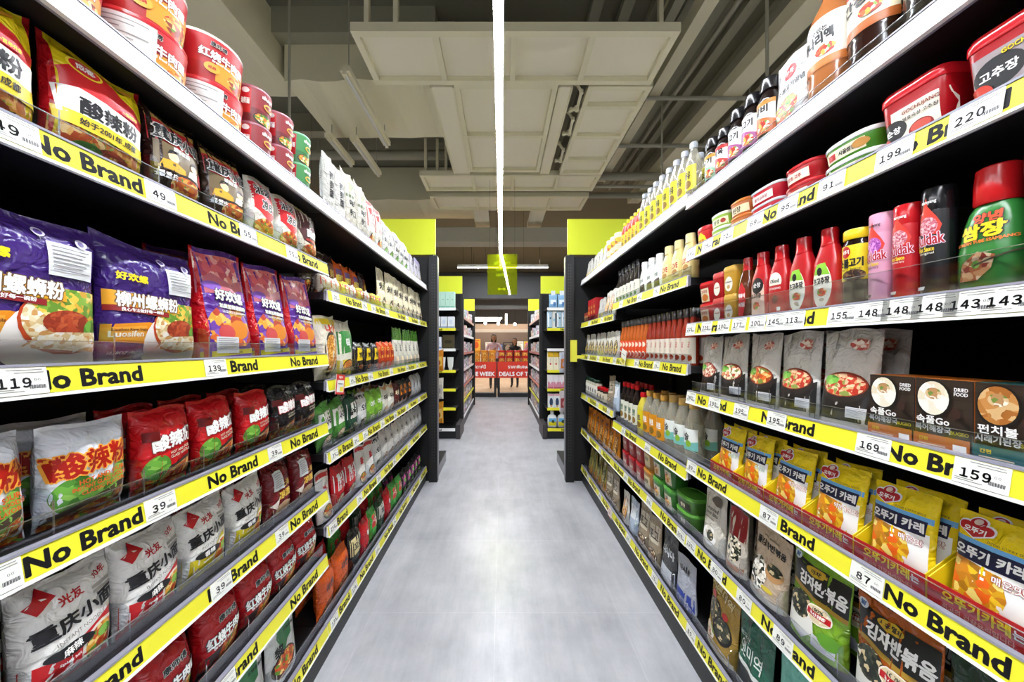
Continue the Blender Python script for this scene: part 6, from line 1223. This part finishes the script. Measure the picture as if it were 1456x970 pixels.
# ------------------------------------------------------------------ people
def person(x, y, rz, label, shirt, trousers, hairc, pose, height=1.65, longhair=True, skin='c99a7c', hold=None):
    k = height / 1.7; bones = []
    P_ = {'pel': (0, 0, .95), 'wa': (0, 0, 1.10), 'ch': (0, 0, 1.30), 'ne': (0, 0, 1.46), 'nh': (0, -.01, 1.53)}
    E_ = [('pel', 'wa'), ('wa', 'ch'), ('ch', 'ne'), ('ne', 'nh')]; Rd = {'pel': (.155, .11), 'wa': (.135, .10), 'ch': (.16, .105), 'ne': (.06, .055), 'nh': (.05, .05)}
    for s_, n in ((-1, 'l'), (1, 'r')):
        sh = (s_ * .17, 0, 1.42); el, wr = pose[n]
        P_.update({'sh' + n: sh, 'el' + n: el, 'wr' + n: wr, 'hip' + n: (s_ * .09, 0, .88), 'kn' + n: (s_ * .10, -.01, .48), 'an' + n: (s_ * .10, .02, .09), 'to' + n: (s_ * .11, -.14, .035)})
        E_ += [('ch', 'sh' + n), ('sh' + n, 'el' + n), ('el' + n, 'wr' + n), ('pel', 'hip' + n), ('hip' + n, 'kn' + n), ('kn' + n, 'an' + n), ('an' + n, 'to' + n)]
        Rd.update({'sh' + n: (.065, .065), 'el' + n: (.042, .042), 'wr' + n: (.028, .03), 'hip' + n: (.095, .095), 'kn' + n: (.062, .062), 'an' + n: (.042, .042), 'to' + n: (.04, .032)})
    # hands: palm and five fingers each
    for s_, n in ((-1, 'l'), (1, 'r')):
        e, w = Vector(P_['el' + n]), Vector(P_['wr' + n]); d = (w - e).normalized(); side = d.cross(Vector((0, -1, .2))).normalized(); nrm = side.cross(d)
        P_['pm' + n] = tuple(w + d * .06); Rd['pm' + n] = (.032, .02); E_.append(('wr' + n, 'pm' + n))
        for fi in range(4):
            a = w + d * .085 + side * (fi - 1.5) * .019; ln = (.055, .068, .064, .048)[fi]
            b = a + d * ln * .55 + nrm * .012; c = b + d * ln * .4 + nrm * .026
            for nm_, pt, rr in (('a', a, .0095), ('b', b, .0085), ('c', c, .0075)): P_['%s%s%d' % (nm_, n, fi)] = tuple(pt); Rd['%s%s%d' % (nm_, n, fi)] = (rr, rr)
            E_ += [('pm' + n, 'a%s%d' % (n, fi)), ('a%s%d' % (n, fi), 'b%s%d' % (n, fi)), ('b%s%d' % (n, fi), 'c%s%d' % (n, fi))]
        a = w + d * .04 + side * -s_ * .034; b = a + d * .04 + side * -s_ * .016
        P_['t' + n] = tuple(a); P_['u' + n] = tuple(b); Rd['t' + n] = (.011, .011); Rd['u' + n] = (.009, .009); E_ += [('pm' + n, 't' + n), ('t' + n, 'u' + n)]
    names = list(P_); idx = {n: i for i, n in enumerate(names)}
    me = bpy.data.meshes.new('person_skeleton'); me.from_pydata([Vector(P_[n]) * k for n in names], [(idx[a], idx[b]) for a, b in E_], [])
    o = bpy.data.objects.new('person_skeleton', me); COL.objects.link(o); md = o.modifiers.new('skin', 'SKIN'); md.use_smooth_shade = True; o.modifiers.new('subsurf', 'SUBSURF').levels = 1
    for i, n in enumerate(names): me.skin_vertices[0].data[i].radius = tuple(q * k for q in Rd[n]); me.skin_vertices[0].data[i].use_root = (n == 'pel')
    dg = bpy.context.evaluated_depsgraph_get(); body = bpy.data.meshes.new_from_object(o.evaluated_get(dg)); bpy.data.objects.remove(o)
    # head added to the same mesh
    bm = bmesh.new(); bm.from_mesh(body)
    hz = 1.625 * k; geo = bmesh.ops.create_uvsphere(bm, u_segments=20, v_segments=14, radius=1.0)
    for v in geo['verts']:
        q = v.co.copy(); jaw = 1 - .22 * clampf(-q.z); nose = .022 * math.exp(-((q.x / .14) ** 2 + ((q.z + .12) / .2) ** 2)) if q.y < 0 else 0; brow = -.006 * math.exp(-((abs(q.x) - .38) / .16) ** 2 - ((q.z - .08) / .1) ** 2) if q.y < 0 else 0
        v.co = Vector((q.x * .075 * jaw, (q.y * .092 * jaw - nose - brow), q.z * .118)) * k + Vector((0, -.015, hz))
    for s_ in (-1, 1):
        g2 = bmesh.ops.create_uvsphere(bm, u_segments=8, v_segments=6, radius=1.0)
        for v in g2['verts']: v.co = Vector((v.co.x * .011 + s_ * .076, v.co.y * .018, v.co.z * .03)) * k + Vector((0, 0, hz - .005))
    ms = [mat(skin, .55), mat(shirt, .8), mat(trousers, .8), mat('2a2420', .5), mat('2a1a16', .4), mat('a8564e', .5)]
    for f in bm.faces:
        c = f.calc_center_median() / k; arm = abs(c.x) > .2 or c.y < -.13
        f.material_index = 0 if c.z > 1.475 else (1 if c.z > .96 and not (arm and (Vector((c.x, c.y, c.z)) - Vector(P_['elr' if c.x > 0 else 'ell'])).length > .16 and c.z < 1.36) else (2 if .08 < c.z <= .96 and not (arm and c.z > .7) else (3 if c.z <= .08 else 0)))
    for s_ in (-1, 1):
        g3 = bmesh.ops.create_uvsphere(bm, u_segments=8, v_segments=6, radius=1.0); vs_ = set(g3['verts'])
        for v in vs_: v.co = Vector((v.co.x * .013 + s_ * .03, v.co.y * .005 - .098, v.co.z * .006)) * k + Vector((0, 0, hz + .005))
        for f in bm.faces:
            if f.verts[0] in vs_: f.material_index = 4
    g4 = bmesh.ops.create_uvsphere(bm, u_segments=8, v_segments=6, radius=1.0); vs_ = set(g4['verts'])
    for v in vs_: v.co = Vector((v.co.x * .022, v.co.y * .006 - .088, v.co.z * .007)) * k + Vector((0, 0, hz - .062 * k))
    for f in bm.faces:
        if f.verts[0] in vs_: f.material_index = 5
    bm.to_mesh(body); bm.free()
    for m_ in ms: body.materials.append(m_)
    body.shade_smooth(); zmin = min(v.co.z for v in body.vertices)
    r = root('person', label, 'person', (x, y, -zmin - .001), rz); link('body', body, r)
    hb = bmesh.new(); gg = bmesh.ops.create_uvsphere(hb, u_segments=22, v_segments=16, radius=1.0)
    for v in gg['verts']:
        q = v.co.copy(); v.co = Vector((q.x * .086, q.y * .1 + .012, q.z * .122 + .012)) * k + Vector((0, -.015, hz))
        if longhair and q.z < -.1: v.co.z -= .10 * k * clampf(-q.z * 1.5); v.co.x *= 1.05
    kill = [v for v in gg['verts'] if v.co.y < -.035 * k and v.co.z < hz + .075 * k or (v.co.z < hz - (.3 if longhair else .02) * k)]
    bmesh.ops.delete(hb, geom=kill, context='VERTS')
    hm = bpy.data.meshes.new('hair'); hb.to_mesh(hm); hb.free(); hm.materials.append(mat(hairc, .5)); hm.shade_smooth(); ho = link('hair', hm, r); so = ho.modifiers.new('thickness', 'SOLIDIFY'); so.thickness = .006
    return r
up = {'l': ((-.26, -.06, 1.17), (-.05, -.22, 1.25)), 'r': ((.26, -.06, 1.17), (.06, -.22, 1.22))}
person(-.24, 10.3, .1, 'person in a pale pink short-sleeved shirt with hands together at the chest', 'd8b4c0', '3a3436', '2a1c18', up, 1.66)
person(.43, 10.6, -.25, 'person in a black shirt beside the person in pale pink', '1c1a1c', '2a2a30', '1c1614', {'l': ((-.27, -.05, 1.16), (-.12, -.25, 1.1)), 'r': ((.27, -.02, 1.15), (.2, -.2, 1.0))}, 1.55)
person(.90, 9.7, .5, 'person in a bright pink shirt with reddish hair, half behind the far shelves', 'd88aa4', '4a4444', '8a3a22', {'l': ((-.27, -.03, 1.14), (-.2, -.24, 1.1)), 'r': ((.27, .0, 1.14), (.25, -.14, .92))}, 1.68)
for x, y, z, e, c in ((-1.0, 10.6, 4.6, 45, (1, .93, .85)), (1.0, 12.8, 4.6, 45, (1, .93, .85))):
    l = bpy.data.lights.new('hall_downlight', 'AREA'); l.energy = e; l.size = 2.0; l.color = c; o = bpy.data.objects.new('hall_downlight', l); COL.objects.link(o); o.location = (x, y, z)
